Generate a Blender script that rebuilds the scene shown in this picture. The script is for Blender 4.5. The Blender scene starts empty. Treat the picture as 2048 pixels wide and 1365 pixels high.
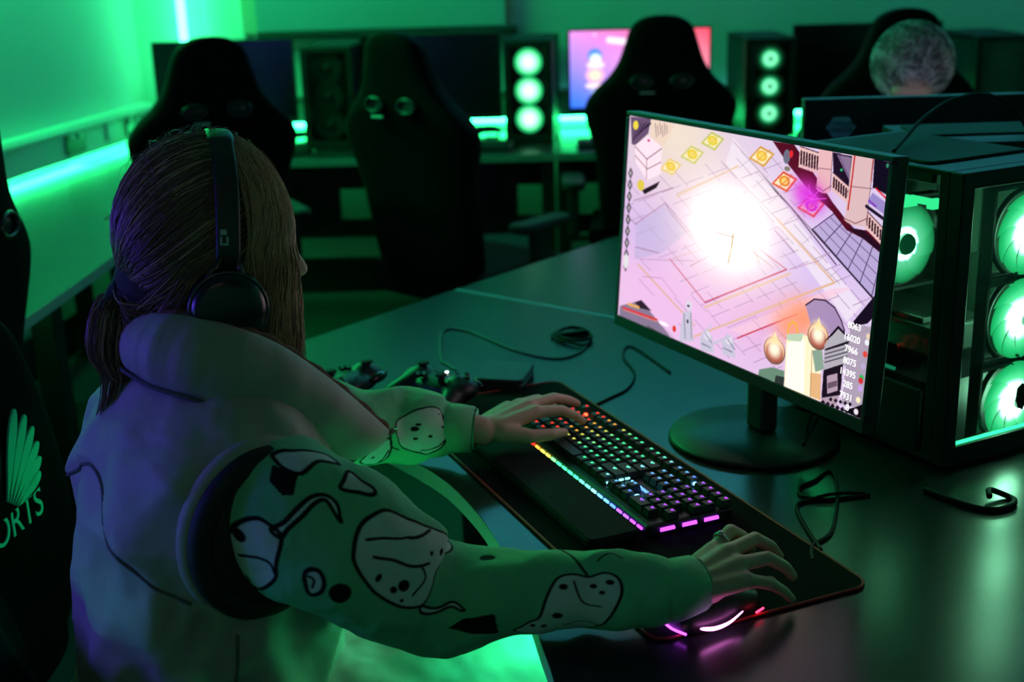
import bpy, bmesh, math, random
import numpy as np
from mathutils import Vector, Matrix, Euler
random.seed(7); rng = np.random.default_rng(7)
SC = bpy.context.scene
COL = SC.collection
PI = math.pi
SC.view_settings.view_transform = 'Standard'
SC.view_settings.look = 'None'
SC.view_settings.gamma = 1.0
SC.view_settings.exposure = 0.0
SC.view_settings.use_curve_mapping = False
try:
    SC.cycles.use_denoising = True
    SC.cycles.max_bounces = 8
    SC.cycles.sample_clamp_indirect = 4.0
except Exception:
    pass

# ------------------------------------------------------------------ camera
CAM_H, FPX = 1.46, 2560.0
PITCH, ROLL, YAW = math.radians(17.0), math.radians(1.75), math.radians(2.2)
fv = Vector((-math.sin(YAW) * math.cos(PITCH), math.cos(YAW) * math.cos(PITCH), -math.sin(PITCH)))
r0 = Vector((math.cos(YAW), math.sin(YAW), 0)); u0 = r0.cross(fv)
rv = math.cos(ROLL) * r0 - math.sin(ROLL) * u0
uv_ = math.sin(ROLL) * r0 + math.cos(ROLL) * u0
cd = bpy.data.cameras.new('camera'); cam = bpy.data.objects.new('camera', cd); COL.objects.link(cam)
cam.matrix_world = Matrix(((rv.x, uv_.x, -fv.x, 0), (rv.y, uv_.y, -fv.y, 0), (rv.z, uv_.z, -fv.z, CAM_H), (0, 0, 0, 1)))
cd.sensor_width = 36.0; cd.lens = FPX / 2048 * 36.0
cd.clip_start = 0.05; cd.clip_end = 60
cd.dof.use_dof = True; cd.dof.focus_distance = 1.62; cd.dof.aperture_fstop = 4.0
SC.camera = cam

# ------------------------------------------------------------------ materials
def lin(c):
    return tuple((x / 255 / 12.92) if x / 255 <= .04045 else ((x / 255 + .055) / 1.055) ** 2.4 for x in c)
MATS = {}
def M(name, col, rough=.6, metal=0.0, emit=None, es=0.0, noise=None, bump=0.0, scale=40.0, spec=.5, sheen=0.0):
    """procedural principled material; noise = how far the base colour wanders, bump = grain height"""
    if name in MATS: return MATS[name]
    m = bpy.data.materials.new(name); m.use_nodes = True
    nt = m.node_tree; b = nt.nodes['Principled BSDF']
    b.inputs['Base Color'].default_value = (*col, 1)
    b.inputs['Roughness'].default_value = rough
    b.inputs['Metallic'].default_value = metal
    b.inputs['Specular IOR Level'].default_value = spec
    if sheen: b.inputs['Sheen Weight'].default_value = sheen
    if emit:
        b.inputs['Emission Color'].default_value = (*emit, 1); b.inputs['Emission Strength'].default_value = es
    if noise or bump:
        tc = nt.nodes.new('ShaderNodeTexCoord'); n = nt.nodes.new('ShaderNodeTexNoise')
        n.inputs['Scale'].default_value = scale; n.inputs['Detail'].default_value = 5
        nt.links.new(tc.outputs['Object'], n.inputs['Vector'])
        if noise:
            mx = nt.nodes.new('ShaderNodeMix'); mx.data_type = 'RGBA'
            mx.inputs['A'].default_value = (*[c * (1 - noise) for c in col], 1)
            mx.inputs['B'].default_value = (*[min(1, c * (1 + noise)) for c in col], 1)
            nt.links.new(n.outputs['Fac'], mx.inputs['Factor']); nt.links.new(mx.outputs['Result'], b.inputs['Base Color'])
        if bump:
            bp = nt.nodes.new('ShaderNodeBump'); bp.inputs['Strength'].default_value = bump; bp.inputs['Distance'].default_value = .004
            nt.links.new(n.outputs['Fac'], bp.inputs['Height']); nt.links.new(bp.outputs['Normal'], b.inputs['Normal'])
    MATS[name] = m
    return m
def EM(name, col, s):
    """a lamp surface"""
    if name in MATS: return MATS[name]
    m = bpy.data.materials.new(name); m.use_nodes = True; nt = m.node_tree
    nt.nodes.remove(nt.nodes['Principled BSDF'])
    e = nt.nodes.new('ShaderNodeEmission'); e.inputs['Color'].default_value = (*col, 1); e.inputs['Strength'].default_value = s
    nt.links.new(e.outputs[0], nt.nodes['Material Output'].inputs['Surface'])
    MATS[name] = m
    return m
def attr_mat(name, emission=0.0, rough=.8, attr='Col', sheen=0.0, bump=0.0, scale=300):
    """material that reads a colour attribute: a print on cloth, or a lit screen's picture"""
    m = bpy.data.materials.new(name); m.use_nodes = True; nt = m.node_tree
    a = nt.nodes.new('ShaderNodeAttribute'); a.attribute_name = attr
    b = nt.nodes['Principled BSDF']
    if emission:
        nt.nodes.remove(b); e = nt.nodes.new('ShaderNodeEmission'); e.inputs['Strength'].default_value = emission
        nt.links.new(a.outputs['Color'], e.inputs['Color']); nt.links.new(e.outputs[0], nt.nodes['Material Output'].inputs['Surface'])
    else:
        nt.links.new(a.outputs['Color'], b.inputs['Base Color']); b.inputs['Roughness'].default_value = rough
        b.inputs['Specular IOR Level'].default_value = .2
        if bump:
            n = nt.nodes.new('ShaderNodeTexNoise'); n.inputs['Scale'].default_value = scale
            bp = nt.nodes.new('ShaderNodeBump'); bp.inputs['Strength'].default_value = bump; bp.inputs['Distance'].default_value = .002
            tc = nt.nodes.new('ShaderNodeTexCoord'); nt.links.new(tc.outputs['Object'], n.inputs['Vector'])
            nt.links.new(n.outputs['Fac'], bp.inputs['Height']); nt.links.new(bp.outputs['Normal'], b.inputs['Normal'])
    return m
def glass_mat(name, tint=(.8, .85, .85), mixf=.12):
    m = bpy.data.materials.new(name); m.use_nodes = True; nt = m.node_tree
    nt.nodes.remove(nt.nodes['Principled BSDF'])
    t = nt.nodes.new('ShaderNodeBsdfTransparent'); t.inputs['Color'].default_value = (*tint, 1)
    g = nt.nodes.new('ShaderNodeBsdfGlossy'); g.inputs['Roughness'].default_value = .05
    x = nt.nodes.new('ShaderNodeMixShader'); x.inputs[0].default_value = mixf
    nt.links.new(t.outputs[0], x.inputs[1]); nt.links.new(g.outputs[0], x.inputs[2]); nt.links.new(x.outputs[0], nt.nodes['Material Output'].inputs['Surface'])
    return m

GREEN = (.022, 1.0, .25)
black = M('black_plastic', (.012, .012, .013), .45, noise=.2)
black_gloss = M('black_gloss', (.008, .008, .009), .18)
dark_metal = M('dark_metal', (.03, .03, .034), .4, .7)
leather = M('black_leather', (.0035, .0035, .004), .7, bump=.15, scale=120, spec=.05)
grey_rim = M('grey_rim', (.35, .36, .4), .3, .3)
rubber = M('rubber', (.01, .01, .01), .8)
steel = M('steel', (.5, .5, .52), .3, 1.0)
white_plastic = M('white_plastic', (.62, .62, .6), .5, noise=.04)

# ------------------------------------------------------------------ mesh building
class MB:
    def __init__(s): s.v = []; s.f = []; s.mi = []; s.sm = []
    def add(s, vs, fs, mi=0, smooth=False):
        b = len(s.v); s.v.extend([tuple(map(float, p)) for p in vs])
        for f in fs: s.f.append([b + i for i in f]); s.mi.append(mi); s.sm.append(smooth)
        return s
    def box(s, c, d, rot=None, mi=0, taper=1.0):
        hx, hy, hz = d[0] / 2, d[1] / 2, d[2] / 2
        P = [(-hx, -hy, -hz), (hx, -hy, -hz), (hx, hy, -hz), (-hx, hy, -hz), (-hx * taper, -hy * taper, hz), (hx * taper, -hy * taper, hz), (hx * taper, hy * taper, hz), (-hx * taper, hy * taper, hz)]
        R = Euler(rot).to_matrix() if rot else Matrix.Identity(3)
        s.add([R @ Vector(p) + Vector(c) for p in P], [(0, 3, 2, 1), (4, 5, 6, 7), (0, 1, 5, 4), (1, 2, 6, 5), (2, 3, 7, 6), (3, 0, 4, 7)], mi)
        return s
    def rbox(s, c, d, r=.01, rot=None, mi=0, seg=3, axis='z'):
        """box with rounded vertical edges and a small chamfer on the rims"""
        hx, hy, hz = d[0] / 2, d[1] / 2, d[2] / 2
        if axis == 'y': hx, hy, hz = d[0] / 2, d[2] / 2, d[1] / 2
        if axis == 'x': hx, hy, hz = d[1] / 2, d[2] / 2, d[0] / 2
        r = min(r, hx * .98, hy * .98); ch = min(r * .35, hz * .5)
        def ring(ins):
            out = []
            for (sx, sy, a0) in ((1, 1, 0), (-1, 1, PI / 2), (-1, -1, PI), (1, -1, 1.5 * PI)):
                for k in range(seg + 1):
                    a = a0 + PI / 2 * k / seg
                    out.append((sx * (hx - r) + (r - ins) * math.cos(a), sy * (hy - r) + (r - ins) * math.sin(a)))
            return out
        rings = [(ring(ch), -hz), (ring(0), -hz + ch), (ring(0), hz - ch), (ring(ch), hz)]
        vs = []; n = len(rings[0][0])
        R = Euler(rot).to_matrix() if rot else Matrix.Identity(3)
        for rg, z in rings:
            for (x, y) in rg:
                p = (x, y, z) if axis == 'z' else ((x, -z, y) if axis == 'y' else (z, x, y))
                vs.append(R @ Vector(p) + Vector(c))
        fs = [list(range(n))[::-1], [3 * n + i for i in range(n)]]
        for k in range(3):
            for i in range(n):
                j = (i + 1) % n; fs.append((k * n + i, k * n + j, (k + 1) * n + j, (k + 1) * n + i))
        return s.add(vs, fs, mi)
    def prism(s, poly, z0, z1, mi=0, mi_side=None):
        n = len(poly); vs = [(x, y, z0) for x, y in poly] + [(x, y, z1) for x, y in poly]
        a = sum(poly[i][0] * poly[(i + 1) % n][1] - poly[(i + 1) % n][0] * poly[i][1] for i in range(n))
        idx = list(range(n)) if a > 0 else list(range(n))[::-1]
        b = len(s.v); s.v.extend(vs)
        s.f.append([b + n + i for i in idx]); s.mi.append(mi); s.sm.append(False)
        s.f.append([b + i for i in idx[::-1]]); s.mi.append(mi); s.sm.append(False)
        for k in range(n):
            i, j = idx[k], idx[(k + 1) % n]
            s.f.append([b + i, b + j, b + n + j, b + n + i]); s.mi.append(mi if mi_side is None else mi_side); s.sm.append(False)
        return s
    def tube(s, pts, r, seg=8, mi=0, closed=False, caps=True, flat=1.0, up=None):
        pts = [Vector(p) for p in pts]; n = len(pts)
        rs = r if hasattr(r, '__len__') else [r] * n
        T = []
        for i in range(n):
            if closed: t = pts[(i + 1) % n] - pts[i - 1]
            else: t = pts[min(i + 1, n - 1)] - pts[max(i - 1, 0)]
            T.append(t.normalized() if t.length > 1e-9 else Vector((0, 0, 1)))
        ref = Vector(up) if up else (Vector((0, 0, 1)) if abs(T[0].z) < .9 else Vector((1, 0, 0)))
        nrm = (ref - T[0] * ref.dot(T[0])).normalized(); vs = []
        for i in range(n):
            if i: nrm = (nrm - T[i] * nrm.dot(T[i])).normalized()
            b = T[i].cross(nrm)
            for k in range(seg):
                a = 2 * PI * k / seg
                vs.append(pts[i] + (nrm * math.cos(a) * flat + b * math.sin(a)) * rs[i])
        fs = []
        m = n if closed else n - 1
        for i in range(m):
            i2 = (i + 1) % n
            for k in range(seg):
                k2 = (k + 1) % seg; fs.append((i * seg + k, i * seg + k2, i2 * seg + k2, i2 * seg + k))
        if caps and not closed: fs += [list(range(seg))[::-1], [(n - 1) * seg + k for k in range(seg)]]
        return s.add(vs, fs, mi, True)
    def cyl(s, a, b, r, seg=20, mi=0, r2=None):
        return s.tube([a, b], [r, r if r2 is None else r2], seg, mi)
    def ell(s, c, rad, seg=20, rings=12, rot=None, mi=0):
        R = rot if isinstance(rot, Matrix) else (Euler(rot).to_matrix() if rot else Matrix.Identity(3)); vs = []; fs = []
        vs.append(R @ Vector((0, 0, rad[2])) + Vector(c))
        for i in range(1, rings):
            t = PI * i / rings
            for k in range(seg):
                a = 2 * PI * k / seg
                vs.append(R @ Vector((rad[0] * math.sin(t) * math.cos(a), rad[1] * math.sin(t) * math.sin(a), rad[2] * math.cos(t))) + Vector(c))
        vs.append(R @ Vector((0, 0, -rad[2])) + Vector(c)); L = len(vs) - 1
        for k in range(seg):
            k2 = (k + 1) % seg; fs.append((0, 1 + k, 1 + k2)); fs.append((L, L - seg + k2, L - seg + k))
        for i in range(rings - 2):
            for k in range(seg):
                k2 = (k + 1) % seg; fs.append((1 + i * seg + k, 1 + (i + 1) * seg + k, 1 + (i + 1) * seg + k2, 1 + i * seg + k2))
        return s.add(vs, fs, mi, True)
    def cap(s, p0, r0, p1, r1, seg=14):
        """tapered capsule"""
        p0, p1 = Vector(p0), Vector(p1); d = (p1 - p0); L = d.length; d = d / L if L > 1e-9 else Vector((0, 0, 1))
        pts = []; rs = []
        for k in range(5):
            a = PI / 2 * (k / 5); pts.append(p0 - d * r0 * math.cos(a)); rs.append(max(r0 * math.sin(a), 1e-4))
        pts += [p0, p1]; rs += [r0, r1]
        for k in range(4, -1, -1):
            a = PI / 2 * (k / 5); pts.append(p1 + d * r1 * math.cos(a)); rs.append(max(r1 * math.sin(a), 1e-4))
        return s.tube(pts, rs, seg)
    def ring(s, c, R, r, n=32, seg=8, axis='y', mi=0, e=(1, 1)):
        pts = []
        for k in range(n):
            a = 2 * PI * k / n; x, y = R * math.cos(a) * e[0], R * math.sin(a) * e[1]
            p = (x, 0, y) if axis == 'y' else ((x, y, 0) if axis == 'z' else (0, x, y)); pts.append(Vector(p) + Vector(c))
        return s.tube(pts, r, seg, mi, closed=True)
    def lathe(s, prof, c=(0, 0, 0), seg=28, axis='z', mi=0):
        vs = []; fs = []; n = len(prof)
        for (r, h) in prof:
            for k in range(seg):
                a = 2 * PI * k / seg; x, y = r * math.cos(a), r * math.sin(a)
                p = (x, y, h) if axis == 'z' else ((x, h, -y) if axis == 'y' else (h, x, y)); vs.append(Vector(p) + Vector(c))
        for i in range(n - 1):
            for k in range(seg):
                k2 = (k + 1) % seg; fs.append((i * seg + k, i * seg + k2, (i + 1) * seg + k2, (i + 1) * seg + k))
        fs += [list(range(seg))[::-1], [(n - 1) * seg + k for k in range(seg)]]
        return s.add(vs, fs, mi, True)
    def grid(s, P, closed_v=False, mi=0, smooth=True, flip=False):
        """P[nu][nv] points"""
        nu, nv = len(P), len(P[0]); vs = [p for row in P for p in row]; fs = []
        for i in range(nu - 1):
            for k in range(nv if closed_v else nv - 1):
                k2 = (k + 1) % nv; f = (i * nv + k, i * nv + k2, (i + 1) * nv + k2, (i + 1) * nv + k)
                fs.append(f[::-1] if flip else f)
        return s.add(vs, fs, mi, smooth)
    def mesh(s, name, mats):
        me = bpy.data.meshes.new(name); me.from_pydata(s.v, [], s.f)
        for m in (mats if isinstance(mats, (list, tuple)) else [mats]): me.materials.append(m)
        me.polygons.foreach_set('material_index', s.mi); me.polygons.foreach_set('use_smooth', s.sm); me.update()
        return me

def tag(o, label=None, cat=None, group=None, kind=None):
    if label: o['label'] = label
    if cat: o['category'] = cat
    if group: o['group'] = group
    if kind: o['kind'] = kind
    return o
def obj(name, mb, mats, parent=None, bevel=0.0, world=False):
    me = mb.mesh(name, mats) if isinstance(mb, MB) else mb
    o = bpy.data.objects.new(name, me); COL.objects.link(o)
    if parent is not None:
        o.parent = parent
        if world and parent.parent is None: o.location = -parent.location
    if bevel:
        md = o.modifiers.new('bevel', 'BEVEL'); md.width = bevel; md.segments = 2; md.limit_method = 'ANGLE'; md.angle_limit = .7
    return o
def root_of(o):
    while o.parent is not None: o = o.parent
    return o
def thing(name, label, cat, loc=(0, 0, 0), rz=0.0, group=None):
    o = bpy.data.objects.new(name, None); COL.objects.link(o); o.empty_display_size = .1
    o.location = loc; o.rotation_euler = (0, 0, rz)
    return tag(o, label, cat, group)
def copy_tree(o, parent=None):
    c = o.copy(); COL.objects.link(c)
    if parent is not None: c.parent = parent; c.matrix_parent_inverse = o.matrix_parent_inverse.copy()
    for ch in [x for x in COL.objects if x.parent is o]: copy_tree(ch, c)
    return c
def dup(o, loc, rz, label, group=None):
    c = copy_tree(o); c.location = loc; c.rotation_euler = (0, 0, rz); tag(c, label, None, group)
    return c
def struct(name, mb, mats, label=None, bevel=0.0):
    o = obj(name, mb, mats, bevel=bevel); o['kind'] = 'structure'
    if label: o['label'] = label
    return o
def text(name, body, size, mat, parent, loc, rot=(PI / 2, 0, 0), extrude=.0004, align='CENTER', shear=0.0, space=1.0):
    cu = bpy.data.curves.new(name, 'FONT'); cu.body = body; cu.size = size; cu.extrude = extrude
    cu.align_x = align; cu.align_y = 'CENTER'; cu.shear = shear; cu.space_character = space; cu.offset = .00016 if name == 'screen_number' else 0; cu.materials.append(mat)
    tmp = bpy.data.objects.new(name, cu); COL.objects.link(tmp)
    me = bpy.data.meshes.new_from_object(tmp.evaluated_get(bpy.context.evaluated_depsgraph_get()))
    bpy.data.objects.remove(tmp); me.name = name
    o = bpy.data.objects.new(name, me); COL.objects.link(o); o.parent = parent; o.location = loc; o.rotation_euler = rot
    return o
def spline(P, n, closed=False):
    """Catmull-Rom through the points; rows may carry extra columns"""
    P = np.array(P, float); out = []
    m = len(P)
    segs = m if closed else m - 1
    for t in np.linspace(0, segs, n, endpoint=not closed):
        i = min(int(t), segs - 1); u = t - i
        if closed: p0, p1, p2, p3 = P[(i - 1) % m], P[i % m], P[(i + 1) % m], P[(i + 2) % m]
        else: p0, p1, p2, p3 = P[max(i - 1, 0)], P[i], P[i + 1], P[min(i + 2, m - 1)]
        out.append(.5 * ((2 * p1) + (-p0 + p2) * u + (2 * p0 - 5 * p1 + 4 * p2 - p3) * u * u + (-p0 + 3 * p1 - 3 * p2 + p3) * u ** 3))
    return np.array(out)

# ------------------------------------------------------------------ pictures on lit screens (drawn, per-vertex colour of the display mesh)
class Canvas:
    def __init__(s, w, h, base):
        s.w, s.h = w, h; s.a = np.zeros((h, w, 3)) + np.array(base, float)
        s.yy, s.xx = np.mgrid[0:h, 0:w].astype(float)
    def glow(s, x, y, rx, ry, col, k=1.0, p=2.0):
        d = np.sqrt(((s.xx - x) / rx) ** 2 + ((s.yy - y) / ry) ** 2); w = (k * np.exp(-d ** p))[..., None]
        s.a = s.a * (1 - w) + np.array(col, float) * w
    def poly(s, P, col, k=1.0):
        P = np.array(P, float); x0, x1 = int(max(P[:, 0].min() - 2, 0)), int(min(P[:, 0].max() + 3, s.w)); y0, y1 = int(max(P[:, 1].min() - 2, 0)), int(min(P[:, 1].max() + 3, s.h))
        if x1 <= x0 or y1 <= y0: return
        cov = np.zeros((y1 - y0, x1 - x0))
        for dx in (-.25, .25):
            for dy in (-.25, .25):
                X = s.xx[y0:y1, x0:x1] + dx; Y = s.yy[y0:y1, x0:x1] + dy; ins = np.zeros(X.shape, bool)
                for i in range(len(P)):
                    (ax, ay), (bx, by) = P[i - 1], P[i]
                    if ay == by: continue
                    ins ^= ((ay > Y) != (by > Y)) & (X < (bx - ax) * (Y - ay) / (by - ay) + ax)
                cov += ins * .25
        w = (cov * k)[..., None]; s.a[y0:y1, x0:x1] = s.a[y0:y1, x0:x1] * (1 - w) + np.array(col, float) * w
    def line(s, P, col, wd=1.0, k=1.0):
        for i in range(len(P) - 1):
            (ax, ay), (bx, by) = P[i], P[i + 1]; L = max((bx - ax) ** 2 + (by - ay) ** 2, 1e-9)
            t = np.clip(((s.xx - ax) * (bx - ax) + (s.yy - ay) * (by - ay)) / L, 0, 1)
            d = np.hypot(s.xx - ax - t * (bx - ax), s.yy - ay - t * (by - ay))
            w = (np.clip(wd / 2 + .5 - d, 0, 1) * k)[..., None]; s.a = s.a * (1 - w) + np.array(col, float) * w
    def disc(s, x, y, rx, ry, col, k=1.0):
        d = np.sqrt(((s.xx - x) / rx) ** 2 + ((s.yy - y) / ry) ** 2); w = (np.clip((1 - d) * min(rx, ry) + .5, 0, 1) * k)[..., None]
        s.a = s.a * (1 - w) + np.array(col, float) * w
def screen_mesh(name, cv, W, H, y, z0, mat):
    """display W x H in the XZ plane facing -Y, left edge x=-W/2, bottom z0"""
    h, w = cv.h, cv.w
    X = (np.arange(w) / (w - 1) - .5) * W; Z = z0 + H * (1 - np.arange(h) / (h - 1))
    V = np.zeros((h, w, 3)); V[..., 0] = X[None]; V[..., 1] = y; V[..., 2] = Z[:, None]
    i = np.arange(h * w).reshape(h, w)
    F = np.stack([i[1:, :-1], i[1:, 1:], i[:-1, 1:], i[:-1, :-1]], -1).reshape(-1, 4)
    me = bpy.data.meshes.new(name); me.from_pydata(V.reshape(-1, 3).tolist(), [], F.tolist()); me.materials.append(mat)
    c = np.clip(cv.a, 0, 460) / 255; c = np.where(c <= .04045, c / 12.92, ((c + .055) / 1.055) ** 2.4)
    a = me.attributes.new('Col', 'FLOAT_COLOR', 'POINT'); rgba = np.ones((h * w, 4), np.float32); rgba[:, :3] = c.reshape(-1, 3)
    a.data.foreach_set('color', rgba.ravel()); me.update()
    return me

# ------------------------------------------------------------------ the room
XL, XR, YB, YF, ZC = -2.85, 3.3, 5.6, -1.7, 2.75
WA = math.atan(.126)                      # the left wall stands at a slight angle to the room
def XW(y): return -1.79 - (YB - y) * .126
wallm = M('painted_wall', (.62, .66, .64), .85, noise=.03, bump=.05, scale=60)
floorm = M('carpet_tiles', (.035, .038, .038), .95, noise=.35, bump=.4, scale=220)
ceilm = M('ceiling_tiles', (.35, .35, .35), .9, noise=.05)
skirtm = M('dark_skirting', (.015, .016, .016), .5)
struct('floor', MB().box(((XL + XR) / 2, (YB + YF) / 2, -.05), (XR - XL, YB - YF, .1)), floorm, 'dark carpet floor')
struct('ceiling', MB().box(((XL + XR) / 2, (YB + YF) / 2, ZC + .05), (XR - XL, YB - YF, .1)), ceilm, 'plain ceiling')
struct('wall_left', MB().box((XW((YB + YF) / 2) - .0605, (YB + YF) / 2, ZC / 2), (.12, YB - YF + .3, ZC), (0, 0, -WA)), wallm, 'pale wall lit green')
struct('wall_back', MB().box(((XL + XR) / 2, YB + .06, ZC / 2), (XR - XL, .12, ZC)), wallm, 'pale wall behind the row of computers')
struct('wall_right', MB().box((XR + .06, (YB + YF) / 2, ZC / 2), (.12, YB - YF + .24, ZC)), wallm)
struct('wall_front', MB().box(((XL + XR) / 2, YF - .06, ZC / 2), (XR - XL, .12, ZC)), wallm)
struct('baseboard_back', MB().box(((XL + XR) / 2, YB - .0125, .08), (XR - XL, .025, .16)), skirtm)
struct('baseboard_left', MB().box((XW(1.9) + .0125, 1.9, .08), (.025, YB - YF - .1, .16), (0, 0, -WA)), skirtm)

# window behind a roller blind on the back wall, and the pale pier beside it
winm = M('window_frame', (.72, .62, .48), .5)
w = struct('window_1', MB().box((-.735, YB - .02, 1.88), (1.02, .036, .06)).box((-1.285, YB - .02, 1.53), (.07, .04, .76)).box((-.19, YB - .02, 1.53), (.06, .04, .76)).box((-.735, YB - .02, 1.18), (1.02, .036, .05)), winm, 'window frame behind the grey blind')
obj('window_pane', MB().box((-.74, YB - .008, 1.53), (1.0, .006, .7)), M('night_glass', (.01, .012, .012), .08), w)
struct('trim_1', MB().box((-1.405, YB - .006, 1.81), (.17, .012, 1.83)), M('pale_pier', (.8, .84, .82), .7), 'pale boxed pier beside the light strip')
bl = thing('roller_blind', 'grey roller blind with a dark bottom bar on the back wall', 'blind', (-.72, YB - .085, 1.142))
P = [[(x, .004 * math.sin(x * 9), z) for x in np.linspace(-.528, .520, 14)] for z in np.linspace(.02, .84, 10)]
obj('blind_fabric', MB().grid(P, flip=False), M('blind_cloth', (.36, .45, .56), .85, noise=.05), bl)
obj('bottom_bar', MB().rbox((.02, 0, 0), (1.10, .034, .036), .01, axis='x'), M('bar_grey', (.012, .02, .024), .5), bl)
obj('roller', MB().cyl((-.52, 0, .86), (.52, 0, .86), .03), M('bar_grey', (0, 0, 0)), bl)

# wall trunking with sockets, and the lamps of the room
trm = M('trunking_plastic', (.66, .68, .64), .5)
t = thing('cable_trunking', 'white socket trunking along the green lit left wall', 'trunking', (XW(2.5) + .003, 2.5, .81), -WA)
obj('trunking_body', MB().box((.03, .02, 0), (.06, 6.1, .13)).box((.066, .02, .045), (.012, 6.1, .02)).box((.064, .02, -.0675), (.008, 6.1, .009)), trm, t, .004)
for (y, wd, dark) in ((2.35, .16, 1), (2.86, .15, 1), (.9, .15, 1)):
    f = obj('socket_outlet', MB().rbox((.063, y, .0), (.01, wd, .085), .008, axis='x'), M('socket_dark', (.02, .03, .025), .4), t)
    obj('switch', MB().rbox((.07, y + .03, .02), (.008, .025, .02), .003, axis='x'), trm, f); obj('switch', MB().rbox((.07, y - .04, .02), (.008, .025, .02), .003, axis='x'), trm, f)
obj('data_plate', MB().rbox((.064, 2.64, 0), (.012, .07, .075), .006, axis='x'), white_plastic, t)
t = thing('cable_trunking', 'white socket trunking along the back wall behind the monitors', 'trunking', (.75, YB, .835))
obj('trunking_body', MB().box((.03, -.032, 0), (4.98, .06, .13)).box((.03, -.068, .045), (4.98, .012, .02)), trm, t, .004)

def led(name, label, a, b, r, strength, col=GREEN, chan=None):
    a, b = Vector(a), Vector(b); o = thing(name, label, 'light strip', (a + b) / 2, 0, 'coloured light strips')
    obj('diffuser', MB().tube([a - (a + b) / 2, b - (a + b) / 2], r, 8), EM('led_%s' % ('%.3f_%.3f_%.3f_%.1f' % (*col, strength)), col, strength), o)
    d = (b - a).normalized()
    for p, q in ((a, -1), (b, 1)): obj('end_cap', MB().cyl(p - (a + b) / 2, p - (a + b) / 2 + d * q * .012, r * 1.4, 10), white_plastic, o)
    return o
led('light_strip', 'bright green upright light strip on the back wall by the corner', (-1.563, YB - .085, .93), (-1.563, YB - .085, 2.4), .018, 17, (.045, 1, .32))
led('light_strip', 'green light strip under the left wall trunking', (XW(.3) + .026, .3, .7375), (XW(5.45) + .026, 5.45, .7375), .005, 95)
led('light_strip', 'green light strip under the back wall trunking behind the monitors', (-1.72, YB - .02, .756), (2.9, YB - .02, .756), .008, 38)

# ------------------------------------------------------------------ desks
topm = M('desk_laminate', (.016, .023, .021), .27, noise=.15, scale=8, bump=.02, spec=.34)
edgem = M('desk_edge_band', (.42, .46, .44), .5)
legm = M('desk_steel', (.015, .016, .017), .45, .3)
def inset(poly, d):
    n = len(poly); out = []
    for i in range(n):
        p0, p1, p2 = (Vector(poly[(i + k - 1) % n]) for k in range(3))
        n1 = Vector((-(p1 - p0).y, (p1 - p0).x)).normalized(); n2 = Vector((-(p2 - p1).y, (p2 - p1).x)).normalized()
        m = (n1 + n2); m = m / max(m.length_squared / 2, .3) ; out.append(tuple(p1 + m * d))
    return out
ZD = .72
# curved front edge of the player's desk, from the seam corner round to the near end
front = [tuple(p) for p in spline([(-.60, 2.29), (-.52, 2.10), (-.37, 1.97), (-.20, 1.77), (-.125, 1.63), (-.078, 1.49), (-.045, 1.36), (-.028, 1.27), (-.012, 1.18), (.0, 1.05), (.0, .82)], 40)]
A = (-.2405, 2.8265); E = (1.04, 1.866)
near = [(-.56, 2.385)] + front + [(.25, .68), (.62, .86), (1.02, 1.2), E, A]
def make_desk(name, label, poly, legs, panels=(), fronted=True):
    o = thing(name, label, 'desk', (poly[0][0], poly[0][1], 0))
    loc = lambda pts: [(x - poly[0][0], y - poly[0][1]) for x, y in pts]
    obj('desktop', MB().prism(loc(poly), ZD - .027, ZD, 0, 1), [topm, edgem], o, .0015)
    for (x, y) in legs:
        x -= poly[0][0]; y -= poly[0][1]
        obj('leg', MB().rbox((x, y, .345), (.06, .06, .69), .008).rbox((x, y, .012), (.09, .09, .024), .01), legm, o)
    for a, b, z0, z1 in panels:
        a = Vector((a[0] - poly[0][0], a[1] - poly[0][1], 0)); b = Vector((b[0] - poly[0][0], b[1] - poly[0][1], 0)); d = (b - a)
        obj('modesty_panel', MB().box((*((a + b) / 2).xy, (z0 + z1) / 2), (d.length, .02, z1 - z0), (0, 0, math.atan2(d.y, d.x))), legm, o)
    return o
nd = make_desk('gaming_desk', 'dark curved gaming desk with a green lit front edge under the keyboard', near, [(-.42, 2.27), (-.2, 2.7), (.9, 1.75), (.85, 1.2), (.3, .9)], [((-.13, 2.68), (.92, 1.89), .38, .69)])
g = .004
S = Vector((.8, -.6)); T_ = Vector((.6, .8))
A2 = Vector(A) + T_ * g; far = [tuple(A2 + S * .0), tuple(A2 + S * 1.6), tuple(A2 + S * 1.6 + T_ * .78), tuple(A2 + T_ * .78)]
fd = make_desk('gaming_desk', 'dark far desk beyond the pale seam, under the grey-haired man\'s computer', far, [(-.12, 2.92), (1.1, 2.0), (1.42, 2.5), (.3, 3.33)])
obj('seam_strip', MB().box((.64, -.48, ZD - .002), (1.59, .007, .006), (0, 0, math.atan2(-.6, .8))), M('seam_metal', (.30, .42, .48), .35, .4), fd).location = (.0026, .0034, 0)
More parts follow.
